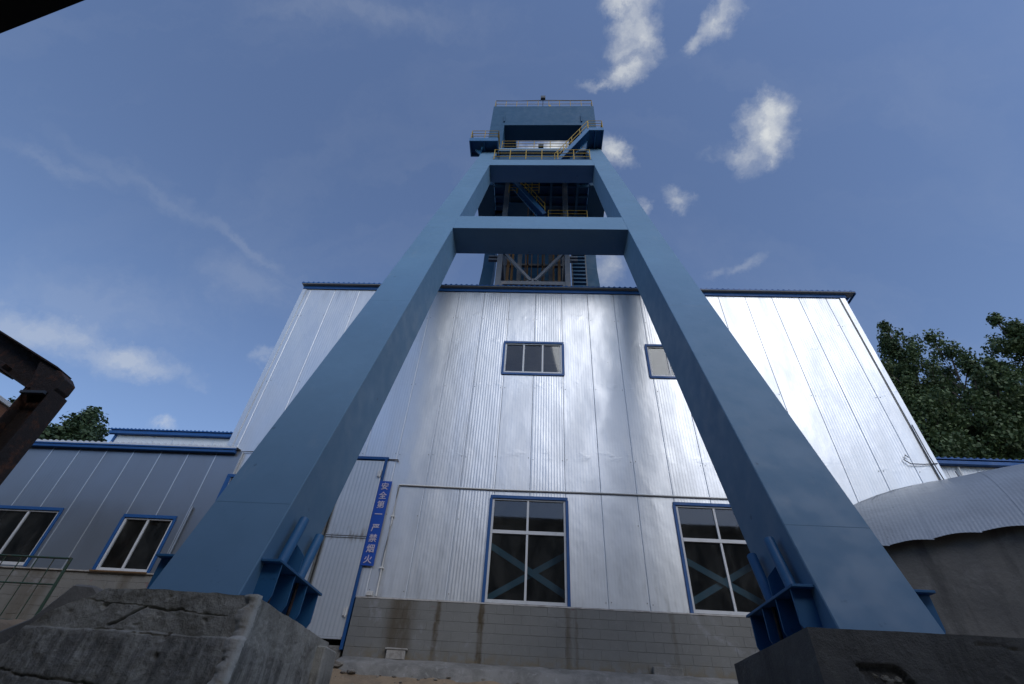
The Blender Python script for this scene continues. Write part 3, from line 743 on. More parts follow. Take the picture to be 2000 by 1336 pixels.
def railing(parent, pts, h=1.2, step=1.05, mat='yellow', r=.022, mids=2):
    """yellow guard rail along a polyline; posts are pieces of it"""
    pts = [Vector(p) for p in pts]; rb = MB()
    for k in range(mids+1):
        hh = h*(k+1)/(mids+1)
        for p, q in zip(pts, pts[1:]): rb.tube([p+Vector((0,0,hh)), q+Vector((0,0,hh))], r, 6)
    ro = rb.build('railing', mat, parent)
    for p, q in zip(pts, pts[1:]):
        L_ = (q-p).length; n_ = max(1, int(round(L_/step)))
        for i in range(n_+1):
            if i == 0 and p is not pts[0]: continue
            c = p.lerp(q, i/n_)
            MB().tube([c, c+Vector((0,0,h))], r*1.15, 6).build('post', mat, ro)
    return ro
def stair(parent, a_, b_, width, wdir, mat='deep_blue', n_tr=14, rail=True, rside=(0,1)):
    a_ = Vector(a_); b_ = Vector(b_); wd = Vector(wdir).normalized()
    st = MB()
    for k in (0, 1): st.beam(a_+wd*width*k, b_+wd*width*k, .05, .26)
    so_ = st.build('stair', mat, parent)
    for i in range(n_tr):
        c = a_.lerp(b_, (i+.5)/n_tr); d = (b_-a_); d.z = 0; d.normalize()
        p = c + wd*.03 - d*.11; q = c + wd*(width-.03) - d*.11
        MB().add([p, q, q+d*.22, p+d*.22, p+Vector((0,0,-.03)), q+Vector((0,0,-.03)), q+d*.22+Vector((0,0,-.03)), p+d*.22+Vector((0,0,-.03))], [(0,1,2,3),(7,6,5,4),(0,4,5,1),(3,2,6,7),(1,5,6,2),(0,3,7,4)]).build('tread', mat, so_)
    if rail:
        for k in rside:
            railing(parent, [a_+wd*width*k+Vector((0,0,.1)), b_+wd*width*k+Vector((0,0,.1))], 1.05, 1.3, mids=1)
    return so_
# tower head: portal frame of box sections
TF = 16.98; HZ0, HZ1 = 36.28, 39.5
xl, xr = -3.95, 3.90
for (xa, xb) in ((xl, -2.92), (2.81, xr)):
    MB().box(xa, xb, TF, TF+1.2, 32.37, HZ0).build('column', 'dimmed_tower_blue', hf, .01)
    MB().box(xa, xb, 21.8, 23.0, 32.37, HZ1-.4).build('column', 'dimmed_tower_blue', hf, .01)
MB().box(xl, xr, TF, TF+1.21, HZ0+.002, HZ1).build('head_beam', 'dimmed_tower_blue', hf, .01)
MB().box(xl, xr, 21.8, 23.0, HZ1-.38, HZ1).build('head_beam', 'dimmed_tower_blue', hf, .01)
for (xa, xb) in ((xl, -2.2), (2.15, xr)):
    MB().box(xa, xb, TF+1.215, 21.79, HZ1-1.1, HZ1-.01).build('head_beam', 'dimmed_tower_blue', hf, .01)
railing(hf, [(xl+.08, 22.9, HZ1), (xl+.08, TF+.08, HZ1), (xr-.08, TF+.08, HZ1), (xr-.08, 22.9, HZ1)], 1.15, .86, r=.02, mids=1)
MB().tube([(xl+.1, TF+.03, HZ1+1.1), (-2, TF+.02, HZ1+1.02), (0, TF+.02, HZ1+1.16), (2, TF+.02, HZ1+1.08), (xr-.1, TF+.03, HZ1+1.12)], .018, 6).build('cable', 'cable', hf)
for xx in (-2.95, 2.86):
    MB().box(xx-.05, xx+.05, TF-.10, TF-.002, HZ0+.45, HZ0+1.45).build('lifting_lug', 'dimmed_tower_blue', hf)
# floodlight over the top rail
fl = MB().box(-.25, .12, TF-.22, TF-.02, HZ1+1.0, HZ1+1.45).build('floodlight', 'lamp', hf, .01)
MB().box(-.21, .08, TF-.235, TF-.221, HZ1+1.05, HZ1+1.40).build('lens', 'lamp', fl)
MB().tube([(-.07, TF+.0, HZ1), (-.07, TF+.0, HZ1+1.2)], .03, 6).build('bracket', 'lamp', fl)
MB().box(.38, .58, TF+.05, TF+.25, HZ1, HZ1+.32).build('junction_box', 'yellow', hf, .01)
# main deck at the tower head
DZ = 32.37
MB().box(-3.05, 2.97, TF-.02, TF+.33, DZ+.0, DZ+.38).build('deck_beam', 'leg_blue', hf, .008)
MB().box(-3.5, 3.4, TF+.34, 22.6, DZ-.0, DZ+.12).build('deck_plate', 'dimmed_tower_blue', hf)
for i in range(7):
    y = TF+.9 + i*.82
    MB().box(-3.5, 3.4, y, y+.14, DZ-.30, DZ-.002).build('deck_joist', 'dimmed_tower_blue', hf)
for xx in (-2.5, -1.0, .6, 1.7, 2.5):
    MB().box(xx, xx+.16, TF+.4, 22.5, DZ-.62, DZ-.302).build('deck_girder', 'dimmed_tower_blue', hf)
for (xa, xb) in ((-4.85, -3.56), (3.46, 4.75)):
    MB().box(xa, xb, 19.4, 22.9, DZ-.35, DZ+1.2).build('side_box', 'dimmed_tower_blue', hf, .01)
railing(hf, [(-2.9, TF+.05, DZ+.38), (2.8, TF+.05, DZ+.38)], 1.15, 1.1)
MB().box(-.32, .05, TF+.2, TF+.4, DZ+1.15, DZ+1.42).build('floodlight', 'lamp', hf, .01)
# walkway on the upper cross beam
ZW = 28.0
MB().box(-3.05, 2.96, fy(ZW)+.0, fy(ZW)+DP+.4, ZW-.002+.004, ZW+.06).build('walkway_plate', 'dimmed_tower_blue', hf)
railing(hf, [(-3.0, fy(ZW)+.06, ZW+.06), (2.9, fy(ZW)+.06, ZW+.06)], 1.25, 1.0, r=.026)
MB().box(-2.98, 2.9, 17.1, 17.22, 28.75, 32.0).build('machinery_screen', 'dimmed_tower_blue', hf)
stair(hf, (.75, 15.52, 28.1), (3.0, 15.52, 32.55), .72, (0,1,0), 'deep_blue', 16)
# side landings
def landing(xa, xb, ya, yb, z0, dep, rails):
    lo_ = MB().box(xa, xb, ya, yb, z0, z0+.05)
    t = .07
    lo_.box(xa, xb, ya-.002, ya+t, z0-dep, z0+.052).box(xa, xb, yb-t, yb+.002, z0-dep, z0+.052).box(xa-.002, xa+t, ya+t, yb-t, z0-dep, z0+.052).box(xb-t, xb+.002, ya+t, yb-t, z0-dep, z0+.052)
    lo_.box((xa+xb)/2-.04, (xa+xb)/2+.04, ya+t, yb-t, z0-dep*.8, z0)
    o = lo_.build('landing', 'deep_blue', hf)
    for r_ in rails: railing(hf, r_, 1.1, 1.0, r=.022)
    return o
landing(-4.84, -2.95, 15.5, 16.62, 31.25, .34, [[(-2.98, 15.56, 31.3), (-4.78, 15.56, 31.3), (-4.78, 16.55, 31.3)], [(-2.98, 15.56, 31.3), (-2.98, 16.5, 31.3)]])
MB().prism([(-4.1, 30.92), (-4.02, 30.55), (-3.9, 30.92)], 'y', 15.9, 15.98).prism([(-4.5, 30.9), (-4.05, 30.2), (-4.05, 30.9)], 'y', 16.1, 16.2).build('landing_bracket', 'deep_blue', hf)
landing(3.02, 4.05, 15.5, 17.0, 32.70, .30, [[(3.05, 15.56, 32.75), (4.0, 15.56, 32.75), (4.0, 16.95, 32.75)]])
# rear legs down to the ground (behind and through the hall)
for sgn, xo in ((-1, -4.0), (1, 3.92)):
    xi = xo - sgn*.78
    xa, xb = min(xi, xo), max(xi, xo)
    mb = MB()
    mb.box(xa, xb, 22.3, 23.3, 26.2, 32.36)
    xo2 = xo + sgn*.85; xi2 = xo2 - sgn*1.0
    a2, b2 = min(xi2, xo2), max(xi2, xo2)
    mb.hexa([(a2+sgn*1.2,24.9,1.5),(b2+sgn*1.2,24.9,1.5),(b2+sgn*1.2,26.0,1.5),(a2+sgn*1.2,26.0,1.5)], [(xa,22.3,26.199),(xb,22.3,26.199),(xb,23.3,26.199),(xa,23.3,26.199)])
    mb.build('rear_leg', 'dimmed_tower_blue', hf)
# guide tower between the legs
GX = (-2.60, 1.46); GW = .32
for x in GX:
    for y in (19.0, 21.6):
        MB().box(x, x+GW, y, y+.32, 14.7, DZ-.62).build('guide_post', 'steel_grey', hf, .01)
zl = [15.0, 18.1, 21.1, 24.1, 27.1, 30.1]
for i, zz in enumerate(zl[:4]):
    for y in (19.03, 21.63):
        MB().box(GX[0]+GW, GX[1], y, y+.22, zz-.16, zz+.12).build('tie_beam', 'steel_grey', hf)
    for x in (GX[0]+.05, GX[1]+.05):
        MB().box(x, x+.2, 19.33, 21.6, zz-.14, zz+.1).build('tie_beam', 'steel_grey', hf)
    if i < 3:
        cxx = (GX[0]+GW+GX[1])/2
        for y in (19.1, 21.7):
            MB().beam((GX[0]+GW, y, zz+2.85), (cxx-.12, y, zz+.22), .16, .16).build('diagonal', 'steel_grey', hf)
            MB().beam((GX[1], y, zz+2.85), (cxx+.12, y, zz+.22), .16, .16).build('diagonal', 'steel_grey', hf)
            MB().prism([(cxx-.45, zz+.12), (cxx+.45, zz+.12), (cxx+.2, zz+.4), (cxx-.2, zz+.4)], 'y', y-.02, y+.02).build('gusset', 'steel_grey', hf)
for x, y, m_, wd_ in ((-2.1, 20.0, 'timber', .17), (-1.85, 20.3, 'timber', .14), (1.1, 20.0, 'timber', .17), (.8, 20.6, 'timber', .12), (-1.5, 20.9, 'steel_grey', .28), (.55, 20.9, 'steel_grey', .28), (-.9, 21.2, 'timber', .1), (.1, 21.2, 'timber', .1)):
    MB().box(x, x+wd_, y, y+.2, 14.7, 26.6).build('guide_rail', m_, hf)
for x in (-.95, -.55, -.15, .25):
    MB().tube([(x, 20.4, 14.7), (x, 20.4, 32)], .028, 6).build('hoist_rope', 'timber', hf)
for zz in (22.4, 23.5, 25.2, 28.6):
    MB().box(-2.3, 1.5, 21.2, 21.4, zz, zz+.18).build('bunton', 'steel_grey', hf)
MB().box(-2.7, 1.9, 22.2, 22.3, 17.6, 28.8).build('dark_backing', 'dimmed_tower_blue', hf)  # added dark sheet, closes off the sky behind the lattice
# ladder stair tower on the right
for i in range(16):
    zz = 21.9 + i*.36
    MB().box(2.15, 2.95, 21.0, 21.45, zz, zz+.13).build('tread', 'dimmed_tower_blue', hf)
for x in (2.06, 2.96): MB().box(x, x+.08, 21.1, 21.35, 15, 28).build('stringer', 'steel_grey', hf)
for zz in (23.5, 23.2):
    MB().box(-3.15, -2.61, 19.1, 19.3, zz, zz+.1).build('cable_bracket', 'steel_grey', hf)
    MB().box(1.79, 2.25, 19.1, 19.3, zz, zz+.12).build('cable_bracket', 'steel_grey', hf)
# inner stair and its landings
stair(hf, (.22, 18.6, 27.3), (-2.05, 18.6, 31.5), .7, (0,1,0), 'deep_blue', 15, True, (0,))
MB().box(.2, 3.0, 18.5, 19.6, 26.4, 26.5).build('landing', 'dimmed_tower_blue', hf)
railing(hf, [(.45, 18.55, 26.5), (2.95, 18.55, 26.5)], 1.1, 1.2, r=.024)
MB().box(-2.5, -.9, 20.4, 21.6, 31.2, 31.28).build('landing', 'dimmed_tower_blue', hf)
railing(hf, [(-2.3, 18.9, 30.2), (-1.75, 18.9, 30.2)], 1.0, .6)
railing(hf, [(-1.7, 18.9, 30.2), (-.2, 18.9, 30.2)], 1.4, .5, mids=3)

# ------------------------------------------------------------------ plinths
def rough_box(mb, res, f, iso, amp, sd, carve=None):
    """six grid faces whose corners come from f(u,v,w); edges keep a shared jitter, faces get extra relief"""
    def jit(p):
        return noise.noise_vector(p*2.2+Vector((sd,0,0)))*iso + noise.noise_vector(p*7+Vector((0,sd,0)))*iso*.5 + noise.noise_vector(p*19+Vector((0,sd,0)))*iso*.25
    nrm = {(0,0): (-1,0,0), (0,1): (1,0,0), (1,0): (0,-1,0), (1,1): (0,1,0), (2,0): (0,0,-1), (2,1): (0,0,1)}
    for (fixed, val), nn in nrm.items():
        na, nb = [(res[1], res[2]), (res[0], res[2]), (res[0], res[1])][fixed]
        if (fixed, val) in ((1, 1), (2, 0)): na = nb = 4
        vs = []; n_ = Vector(nn)
        for i in range(na+1):
            for j in range(nb+1):
                c = [i/na, j/nb]; c.insert(fixed, val); p = Vector(f(*c))
                e = min(1, 10*min(i/na, 1-i/na, j/nb, 1-j/nb))
                d = amp*e*(noise.fractal(p*2.3+Vector((sd,0,0)), .9, 2.1, 6) + .35*noise.noise(p*26))
                q = p + jit(p) + n_*d
                if carve and (fixed, val) == (1, 0): q.y += carve(p)*e
                vs.append(q)
        mb.add(vs, [(i*(nb+1)+j, (i+1)*(nb+1)+j, (i+1)*(nb+1)+j+1, i*(nb+1)+j+1) for i in range(na) for j in range(nb)], True)
    return mb
def plinth_mesh(mb, mat, parent):
    o = mb.build('plinth_body', mat, parent)
    b_ = bmesh.new(); b_.from_mesh(o.data); b_.to_mesh(o.data); b_.free()
    return o
def seg_d(px_, pz_, ax, az, bx, bz):
    t = max(0, min(1, ((px_-ax)*(bx-ax)+(pz_-az)*(bz-az))/((bx-ax)**2+(bz-az)**2)))
    return math.hypot(px_-ax-t*(bx-ax), pz_-az-t*(bz-az))
pL = thing('concrete_plinth', (-3.6, 6.0, -1.5), 'weathered pale concrete plinth with a crumbling corner under the left leg', 'plinth', 'concrete plinths under the headframe legs')
TOPL = [(-5.7, .25), (-4.75, .50), (-4.60, .60), (-4.52, .74), (-4.42, .84), (-4.27, .93), (-4.10, 1.0), (-4.0, 1.07), (-3.6, 1.085), (-2.5, 1.065)]
def ftop(x):
    for (a_, za), (b_, zb) in zip(TOPL, TOPL[1:]):
        if x <= b_: return za + (zb-za)*max(0, x-a_)/(b_-a_)
    return TOPL[-1][1]
def fL(u, v, q):
    x = -5.5 + (-2.54+5.5)*u
    top = ftop(x) if v < .6 else min(1.06, ftop(x)+.1)
    z_ = -1.6 + (top+1.6)*(1-(1-q)**1.6)
    y = 4.88 + 2.17*v
    if z_ < .73: y -= (1-v)*(.03 + .10*(.73-z_))
    return (x, y, z_)
def carveL(p):
    d = 0
    for (ax, az, bx, bz, w_, dp) in ((-3.50, .935, -3.18, .915, .009, .025), (-3.18, .915, -2.75, .895, .004, .012), (-3.53, .93, -3.80, .76, .011, .035), (-4.1, .97, -3.5, .94, .004, .010), (-3.9, .735, -3.2, .715, .004, .012),
                                     (-4.6, .40, -2.95, .30, .006, .022), (-4.6, .20, -3.6, .15, .006, .018)):
        r = seg_d(p.x, p.z + .022*noise.noise(Vector((p.x*5, 0, ax))) + .010*noise.noise(Vector((p.x*22, 0, ax))), ax, az, bx, bz)
        w_ *= 1 + .8*noise.noise(Vector((p.x*8, 1, az)))
        d = max(d, dp*max(0, 1-(r/max(w_, .001)/1.25)**2))
    d += .030*max(0, noise.noise(Vector((p.x*7, 3.0, p.z*11))) - .52)/.3
    return d
plinth_mesh(rough_box(MB(), (300, 90, 260), fL, .013, .012, 3.3, carveL), 'plinth_left', pL)
MB().prism([(-5.25, 1.30), (-5.45, 1.44), (-5.72, 1.45), (-6.02, 1.05), (-6.5, .80), (-6.5, -1.5), (-5.25, -1.5)], 'y', 6.45, 7.05).build('rear_step', 'plaster', pL, .03)
cs = MB(); 
vs = []; n = 120
for i in range(n+1):
    z_ = 1.075 - i*.0155
    w1 = .045 + .05*noise.fractal(Vector((0, i*.14, 2)), 1, 2, 4); w2 = .05+.04*noise.noise(Vector((4, i*.17, 2)))
    dy = (.03+.10*(.73-z_)) if z_ < .73 else 0
    yy = 4.88 - dy
    j1 = .035*noise.noise(Vector((i*.31, 9, 1))); j2 = .016*noise.noise(Vector((i*.9, 2, 7)))
    vs += [(-2.57-w1*1.9+j1, yy+.012, z_), (-2.56-w1*.7+j1, yy-.034+j2, z_), (-2.515+j2, yy-.042-j2, z_), (-2.492-j2, yy+w2*.4, z_), (-2.53, yy+w2*1.5, z_)]
cs.add(vs, [(i*5+j, i*5+j+1, (i+1)*5+j+1, (i+1)*5+j) for i in range(n) for j in range(4)], True)
cs.build('corner_mortar', 'pale_mortar', pL)
MB().box(-2.6, -2.44, 6.72, 7.16, .55, .98).build('rear_cap', 'plinth_left', pL, .02)
pR = thing('concrete_plinth', (3.7, 6.0, -1.5), 'dark smooth concrete plinth with a cracked top edge under the right leg', 'plinth', 'concrete plinths under the headframe legs')
def fR(u, v, q):
    x = 2.385 + (5.6-2.385)*u
    top = 1.055
    return (x, 4.9 + 2.0*v, -1.6 + (top+1.6)*q)
def carveR(p):
    r = seg_d(p.x, p.z + .018*noise.noise(Vector((p.x*5, 0, 1))) + .006*noise.noise(Vector((p.x*19, 0, 1))), 3.75, .985, 5.5, .90)
    d = .05*max(0, 1-(r/.010)**2)
    if 2.70 < p.x < 3.24 and .40 < p.z < .80 - (p.x-2.70)*.02 and (p.x-2.70) > (.80-p.z)*.35 and p.x < 3.02+(.80-p.z)*.75: d = .035
    return d
plinth_mesh(rough_box(MB(), (170, 60, 150), fR, .004, .010, 9.1, carveR), 'plinth_right', pR)
# crack: thin dark gouge near the top edge; sunken patch with crumbled concrete
pt = MB()
for k in range(26):
    xx = random.uniform(2.78, 3.12); zz = random.uniform(.50, .77)
    rock(pt, (xx, 4.962, zz), random.uniform(.02, .045), .8)
pt.build('exposed_aggregate', 'plinth_left', pR)['kind'] = 'stuff'

# ------------------------------------------------------------------ low building on the left
LY = 12.70
lb = thing('low_wing', (-12.5, LY, 1.5), 'low panelled wing with blue eave left of the tall building', 'building')
lx0, lx1 = -17.6, -9.19+.04
lw = [(-10.97, -9.55, 3.17, 4.55), (-14.70, -12.80, 3.20, 4.64), (-8.62+.0, -8.62, 0, 0)]
lw = lw[:2] + [(-18.5+.0, -16.6, 3.2, 4.64)]
sm_ = [-10.97 - .835*k for k in range(-2, 9)]
sm_ = sorted([lx0] + [s_ for s_ in sm_ if lx0+.2 < s_ < lx1+.62-.2] + [-8.55])
for a_, b_ in zip(sm_, sm_[1:]):
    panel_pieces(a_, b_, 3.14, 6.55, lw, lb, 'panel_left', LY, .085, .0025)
    if a_ > lx0+.1:
        zt = 6.5; zb = 3.16
        for o_ in lw:
            if o_[0]-.02 < a_ < o_[1]+.02: zb = o_[3]+.05
        MB().box(a_-.012, a_+.012, LY-.010, LY+.012, zb, zt).build('seam_strip', 'seam_light', lb)
bk = MB()
xsx = sorted({lx0+.01, -8.56} | {c for o in lw for c in o[:2] if c > lx0})
for a_, b_ in zip(xsx, xsx[1:]):
    mid_ = (a_+b_)/2; hole = [o for o in lw if o[0] < mid_ < o[1]]
    if hole: bk.box(a_, b_, LY+.032, LY+.09, hole[0][3], 6.55)
    else: bk.box(a_, b_, LY+.032, LY+.09, 3.14, 6.55)
bk.build('wall_core', 'white_sheet', lb)
MB().box(lx0, -9.2, 18.4, 18.5, 1.5, 6.5).box(lx0, lx0+.1, LY+.1, 18.39, 1.5, 6.5).build('rear_wall', 'white_sheet', lb)
MB().box(lx0+.12, -9.2, 15.5, 15.55, 1.6, 6.4).box(lx0+.12, -9.2, LY+.1, 15.5, 1.55, 1.62).box(-9.2, -9.16, LY+.1, 15.5, 1.6, 6.4).build('inner_lining', 'interior', lb)
window(lb, lw[0], [-10.28], [], sides='LTR', y=LY)
window(lb, lw[1], [-13.72], [], sides='LTR', y=LY)
blkL = MB().box(0, .390, -.035, .06, 0, .194).mesh('block', M['block_left'], (0,0,0), .004)
blocks(lb, blkL, -16.0, -8.6, LY, 1.53, 8)
MB().box(lx0, -8.58, LY-.0295, LY+.12, 1.3, 3.118).build('block_wall_mortar', 'block_left', lb)
MB().box(-15.9, -8.6, LY-.075, LY-.0, 3.118, 3.150).build('sill', 'sill', lb, .004)
MB().box(-11.0, -9.52, LY-.11, LY-.076, 3.125, 3.16).build('window_sill', 'timber', lb, .004)
MB().box(lx0-.1, -8.72, LY-.13, LY-.02, 6.45, 6.535).build('eave_gutter', 'trim_blue', lb, .006)
roof(lb, lx0-.12, -8.70, LY-.14, 15.6, 18.7, 6.62, .45, 'white_sheet', .205)
MB().box(lx0-.12, -8.70, LY-.15, LY-.11, 6.54, 6.583).build('fascia', 'trim_blue', lb, .004)
MB().box(-8.68, -8.56, LY-.03, LY+.05, 3.16, 5.75).box(-8.68, -7.8, LY-.032, LY+.048, 5.752, 5.84).build('door_frame', 'trim_blue', lb, .004)
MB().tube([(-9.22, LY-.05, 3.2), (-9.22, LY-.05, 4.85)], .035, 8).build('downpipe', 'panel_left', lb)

# higher wing further back on the left
hb = thing('rear_wing', (-15, 20, 1.5), 'pale panelled rear wing with blue ribbed eave seen above the low wing', 'building')
hx0 = -20.0
sm_ = [hx0 + .98*k for k in range(12)]
for k, (a_, b_) in enumerate(zip(sm_, sm_[1:])):
    panel_strip(a_, b_, 1.5, 10.95, [], 20, .09, .005).build('wall_panel', 'white_sheet', hb)
    if k: MB().box(a_-.015, a_+.015, 19.985, 20.01, 1.5, 10.9).build('seam_strip', 'seam_light', hb)
MB().box(hx0-.02, hx0+.10, 19.95, 20.1, 1.5, 10.95).build('corner_trim', 'trim_blue', hb, .004)
MB().box(hx0, hx0+.06, 20.1, 26, 1.5, 10.95).box(hx0, -9.3, 26, 26.1, 1.5, 10.95).build('side_wall', 'white_sheet', hb)
MB().box(hx0-.25, -9.3, 19.80, 19.96, 10.95, 11.06).box(hx0-.25, -9.3, 19.80, 20.2, 11.062, 11.10).build('eave_gutter', 'trim_blue', hb, .006)
roof(hb, hx0-.27, -9.3, 19.78, 23.0, 26.3, 11.18, .5, 'trim_blue', .205)

# low annex behind on the right
rb = thing('right_annex', (14, 15, 1.5), 'white walled annex with blue eave behind the barrel roof', 'building')
sm_ = [11.3 + .97*k for k in range(9)]
for a_, b_ in zip(sm_, sm_[1:]): panel_strip(a_, b_, 1.5, 8.12, [], 15.0, .09, .005).build('wall_panel', 'white_sheet', rb)
MB().box(11.2, 19.2, 14.80, 14.95, 8.10, 8.22).build('eave_gutter', 'trim_blue', rb, .006)
MB().box(11.3, 19.0, 20.0, 20.1, 1.5, 8.1).box(19.0, 19.06, 15.05, 20, 1.5, 8.1).build('rear_wall', 'white_sheet', rb)
roof(rb, 11.2, 19.2, 14.78, 17.5, 20.3, 8.29, .4, 'trim_blue', .205)
MB().tube([(12.9, 14.93, 7.95), (12.9, 14.93, 7.2)], .03, 6).build('bracket_pipe', 'conduit', rb)
MB().tube([(13.6, 14.93, 8.05), (13.55, 14.93, 7.2)], .03, 6).build('bracket_pipe', 'conduit', rb)

# ------------------------------------------------------------------ barrel-roofed shed
bs = thing('barrel_shed', (11, 11, 1.4), 'plastered shed with a grey corrugated barrel roof right of the headframe', 'shed')
A2 = Vector((.806, -.592)); N2 = Vector((.592, .806)); E1 = Vector((7.88, 11.54))
CS, CZ, RR = 4.423, 1.607, 5.127
ph0 = math.degrees(math.atan2(4.2-CZ, -CS)); NA = 30
def bpt(t, ph, r=RR):
    s_ = CS + r*math.cos(R(ph)); z_ = CZ + r*math.sin(R(ph))
    p = E1 + A2*t + N2*s_
    return p.x, p.y, z_
def tmin(ph):  # where the sheet meets the tall building's wall
    s_ = CS + RR*math.cos(R(ph)); p = E1 + N2*s_
    return (p.y - (FY-.02))/.592 if p.y > FY-.02 or True else 0
phs = [ph0 + (180-2*(ph0-90)-0)*0 + (ph0 - (180-ph0))*(-i/NA) for i in range(NA+1)]
def sheet(t0, t1, idx):
    mb = MB(); n_ = int((t1-t0)/.019); rows = []
    lift = .006*(idx % 2)
    for k in range(n_+1):
        t = t0 + (t1-t0)*k/n_
        row = []
        for i, ph in enumerate(phs):
            if i == 0:
                u = (t-t0)/(t1-t0); ph = ph + .75*math.sin(math.pi*u)*-1 + .35*u + .6*noise.noise(Vector((t*1.5, 7, 0)))
            tt = max(t, tmin(ph))
            rr = RR + -.0022*math.cos(2*math.pi*t/.076) + lift + .02*noise.noise(Vector((t*.8, ph*.05, 2)))
            row.append(bpt(tt, ph, rr))
        rows.append(row)
    m_ = len(phs)
    mb.add([p for r_ in rows for p in r_], [(k*m_+i, (k+1)*m_+i, (k+1)*m_+i+1, k*m_+i+1) for k in range(n_) for i in range(m_-1)], True)
    return mb.build('roof_sheet', 'barrel', bs)
t = -3.2; i = 0
while t < 6.6:
    sheet(t, t+.84, i); t += .82; i += 1
# plaster wall under the eave
wq = []
def wallp(t, s_, z_): p = E1 + A2*t + N2*s_; return (p.x, p.y, z_)
ws = MB()
nt_ = 30
for side in (.22,):
    vs = []; 
    for k in range(nt_+1):
        t = -1.9 + 9.0*k/nt_
        for zz in (0.6, 2.0, 3.2, 4.45): vs.append(wallp(t, side + .02*noise.noise(Vector((t, zz, 0))), zz))
    ws.add(vs, [(k*4+j, (k+1)*4+j, (k+1)*4+j+1, k*4+j+1) for k in range(nt_) for j in range(3)], True)
ws.build('shed_wall', 'plaster', bs)
MB().add([wallp(6.62, .2, .6), wallp(6.62, 8.6, .6), wallp(6.62, 8.6, 4.2), wallp(6.62, 6.5, 6.2), wallp(6.62, 4.4, 6.70), wallp(6.62, 2.2, 6.2), wallp(6.62, .2, 4.2)], [(0,1,2,3,4,5,6)]).build('end_wall', 'plaster', bs)
MB().add([wallp(-1.9, .3, 4.22), wallp(6.6, .3, 4.22), wallp(6.6, 3.5, 4.22), wallp(-1.9, 3.5, 4.22)], [(0,1,2,3)]).build('ceiling', 'plaster', bs)

# ------------------------------------------------------------------ left foreground: rusty frame, old shed, railing
gf = thing('rusty_gantry_frame', (-6.3, 5.0, -1.5), 'rusty dark steel gantry frame with a bent knee at the left', 'gantry')
def ibeam(mb, p, q, w_, h, up=(0,0,1), t=.018):
    p = Vector(p); q = Vector(q); d = (q-p).normalized(); x = d.cross(Vector(up)).normalized(); y = x.cross(d).normalized()
    mb.beam(p + y*(h/2), q + y*(h/2), w_, t, up); mb.beam(p - y*(h/2), q - y*(h/2), w_, t, up); mb.beam(p, q, t, h-t, up)
kp = Vector((-6.33, 5.0, 3.46))
mb = MB(); ibeam(mb, (-11.5, 5.0, 5.92), kp, .26, .36, (0,0,1)); mb.build('rafter', 'rust', gf)
mb = MB(); ibeam(mb, (-6.25, 5.0, 3.28), (-6.32, 5.0, -1.5), .26, .34, (1,0,0)); mb.build('post', 'rust', gf)
MB().prism([(-6.60, 3.74), (-6.16, 3.56), (-6.06, 3.46), (-6.06, 3.32), (-6.12, 3.24), (-6.50, 3.24), (-6.50, 3.44)], 'y', 4.90, 5.10).build('knee_plate', 'rust', gf, .006)
MB().beam((-8.6, 5.0, 4.30), (-7.02, 5.0, 3.62), .24, .10).build('purlin_stub', 'rust', gf, .005)
MB().box(-6.44, -6.12, 4.84, 4.88, 3.20, 3.235).build('cap_plate', 'steel_grey', gf)
mb = MB(); ibeam(mb, (-6.16, 1.2, 3.34), (-6.24, 1.2, -1.5), .26, .34, (1,0,0)); mb.build('post', 'rust', gf)
mb = MB(); ibeam(mb, (-11.5, 1.2, 6.1), (-6.24, 1.2, 3.56), .26, .36, (0,0,1)); mb.build('rafter', 'rust', gf)
os_ = thing('old_shed', (-13, 10, .8), 'small old shed with a rusty sheet roof edge behind the gantry frame', 'shed')
MB().box(-15.5, -13.2, 9.2, 9.9, .6, 5.6).build('shed_wall', 'rust', os_, .01)
MB().box(-15.7, -12.9, 8.9, 10.0, 5.66, 5.98).build('roof_fascia', 'rust_sheet', os_, .01)
MB().box(-15.75, -12.85, 8.86, 10.02, 5.985, 6.09).build('roof_sheet', 'white_sheet', os_, .01)
MB().box(-12.9, -11.6, 9.6, 9.7, 5.50, 5.60).build('roof_strut', 'rust', os_)
gr = thing('green_railing', (-9, 9.0, 1.2), 'thin green metal railing standing before the block wall at lower left', 'railing')
MB().tube([(-12.5, 9, 2.43), (-8.31, 9, 2.42)], .018, 6).tube([(-12.5, 9, 1.985), (-8.31, 9, 1.985)], .014, 6).tube([(-12.5, 9, 1.42), (-8.31, 9, 1.42)], .014, 6).build('rail', 'green', gr)
MB().tube([(-8.31, 9, .9), (-8.31, 9, 2.43)], .026, 8).build('post', 'green', gr)
MB().tube([(-11.1, 9, .9), (-11.1, 9, 2.43)], .026, 8).build('post', 'green', gr)
xx = -8.62
while xx > -12.4:
    MB().tube([(xx, 9, 1.42), (xx, 9, 2.42)], .009, 6).build('baluster', 'green', gr); xx -= .31

# ------------------------------------------------------------------ building behind the photographer
wh = thing('winder_house', (-4, -6, -1.5), 'black roof edge of the winder house in the upper left corner, unseen body sized to block light', 'building')
MB().box(-42, 17, -14, -4.0, -1.6, 11.2).build('wall', 'render', wh, .02)  # unseen bulk, stretched to shade the lower front and darken reflections
MB().box(-42.6, 17.6, -14.6, -3.4, 11.2, 11.45).build('roof', 'black', wh, .01)
for x in (-14.5, -11, -7.5, -4, -.5):
    f_ = MB().box(x, x+1.7, -4.02, -3.97, 1.2, 3.4).build('window', 'interior', wh)
    MB().box(x, x+1.7, -3.985, -3.96, 2.25, 2.33).box(x+.8, x+.88, -3.984, -3.961, 1.2, 3.4).build('window_frame', 'pvc', f_)
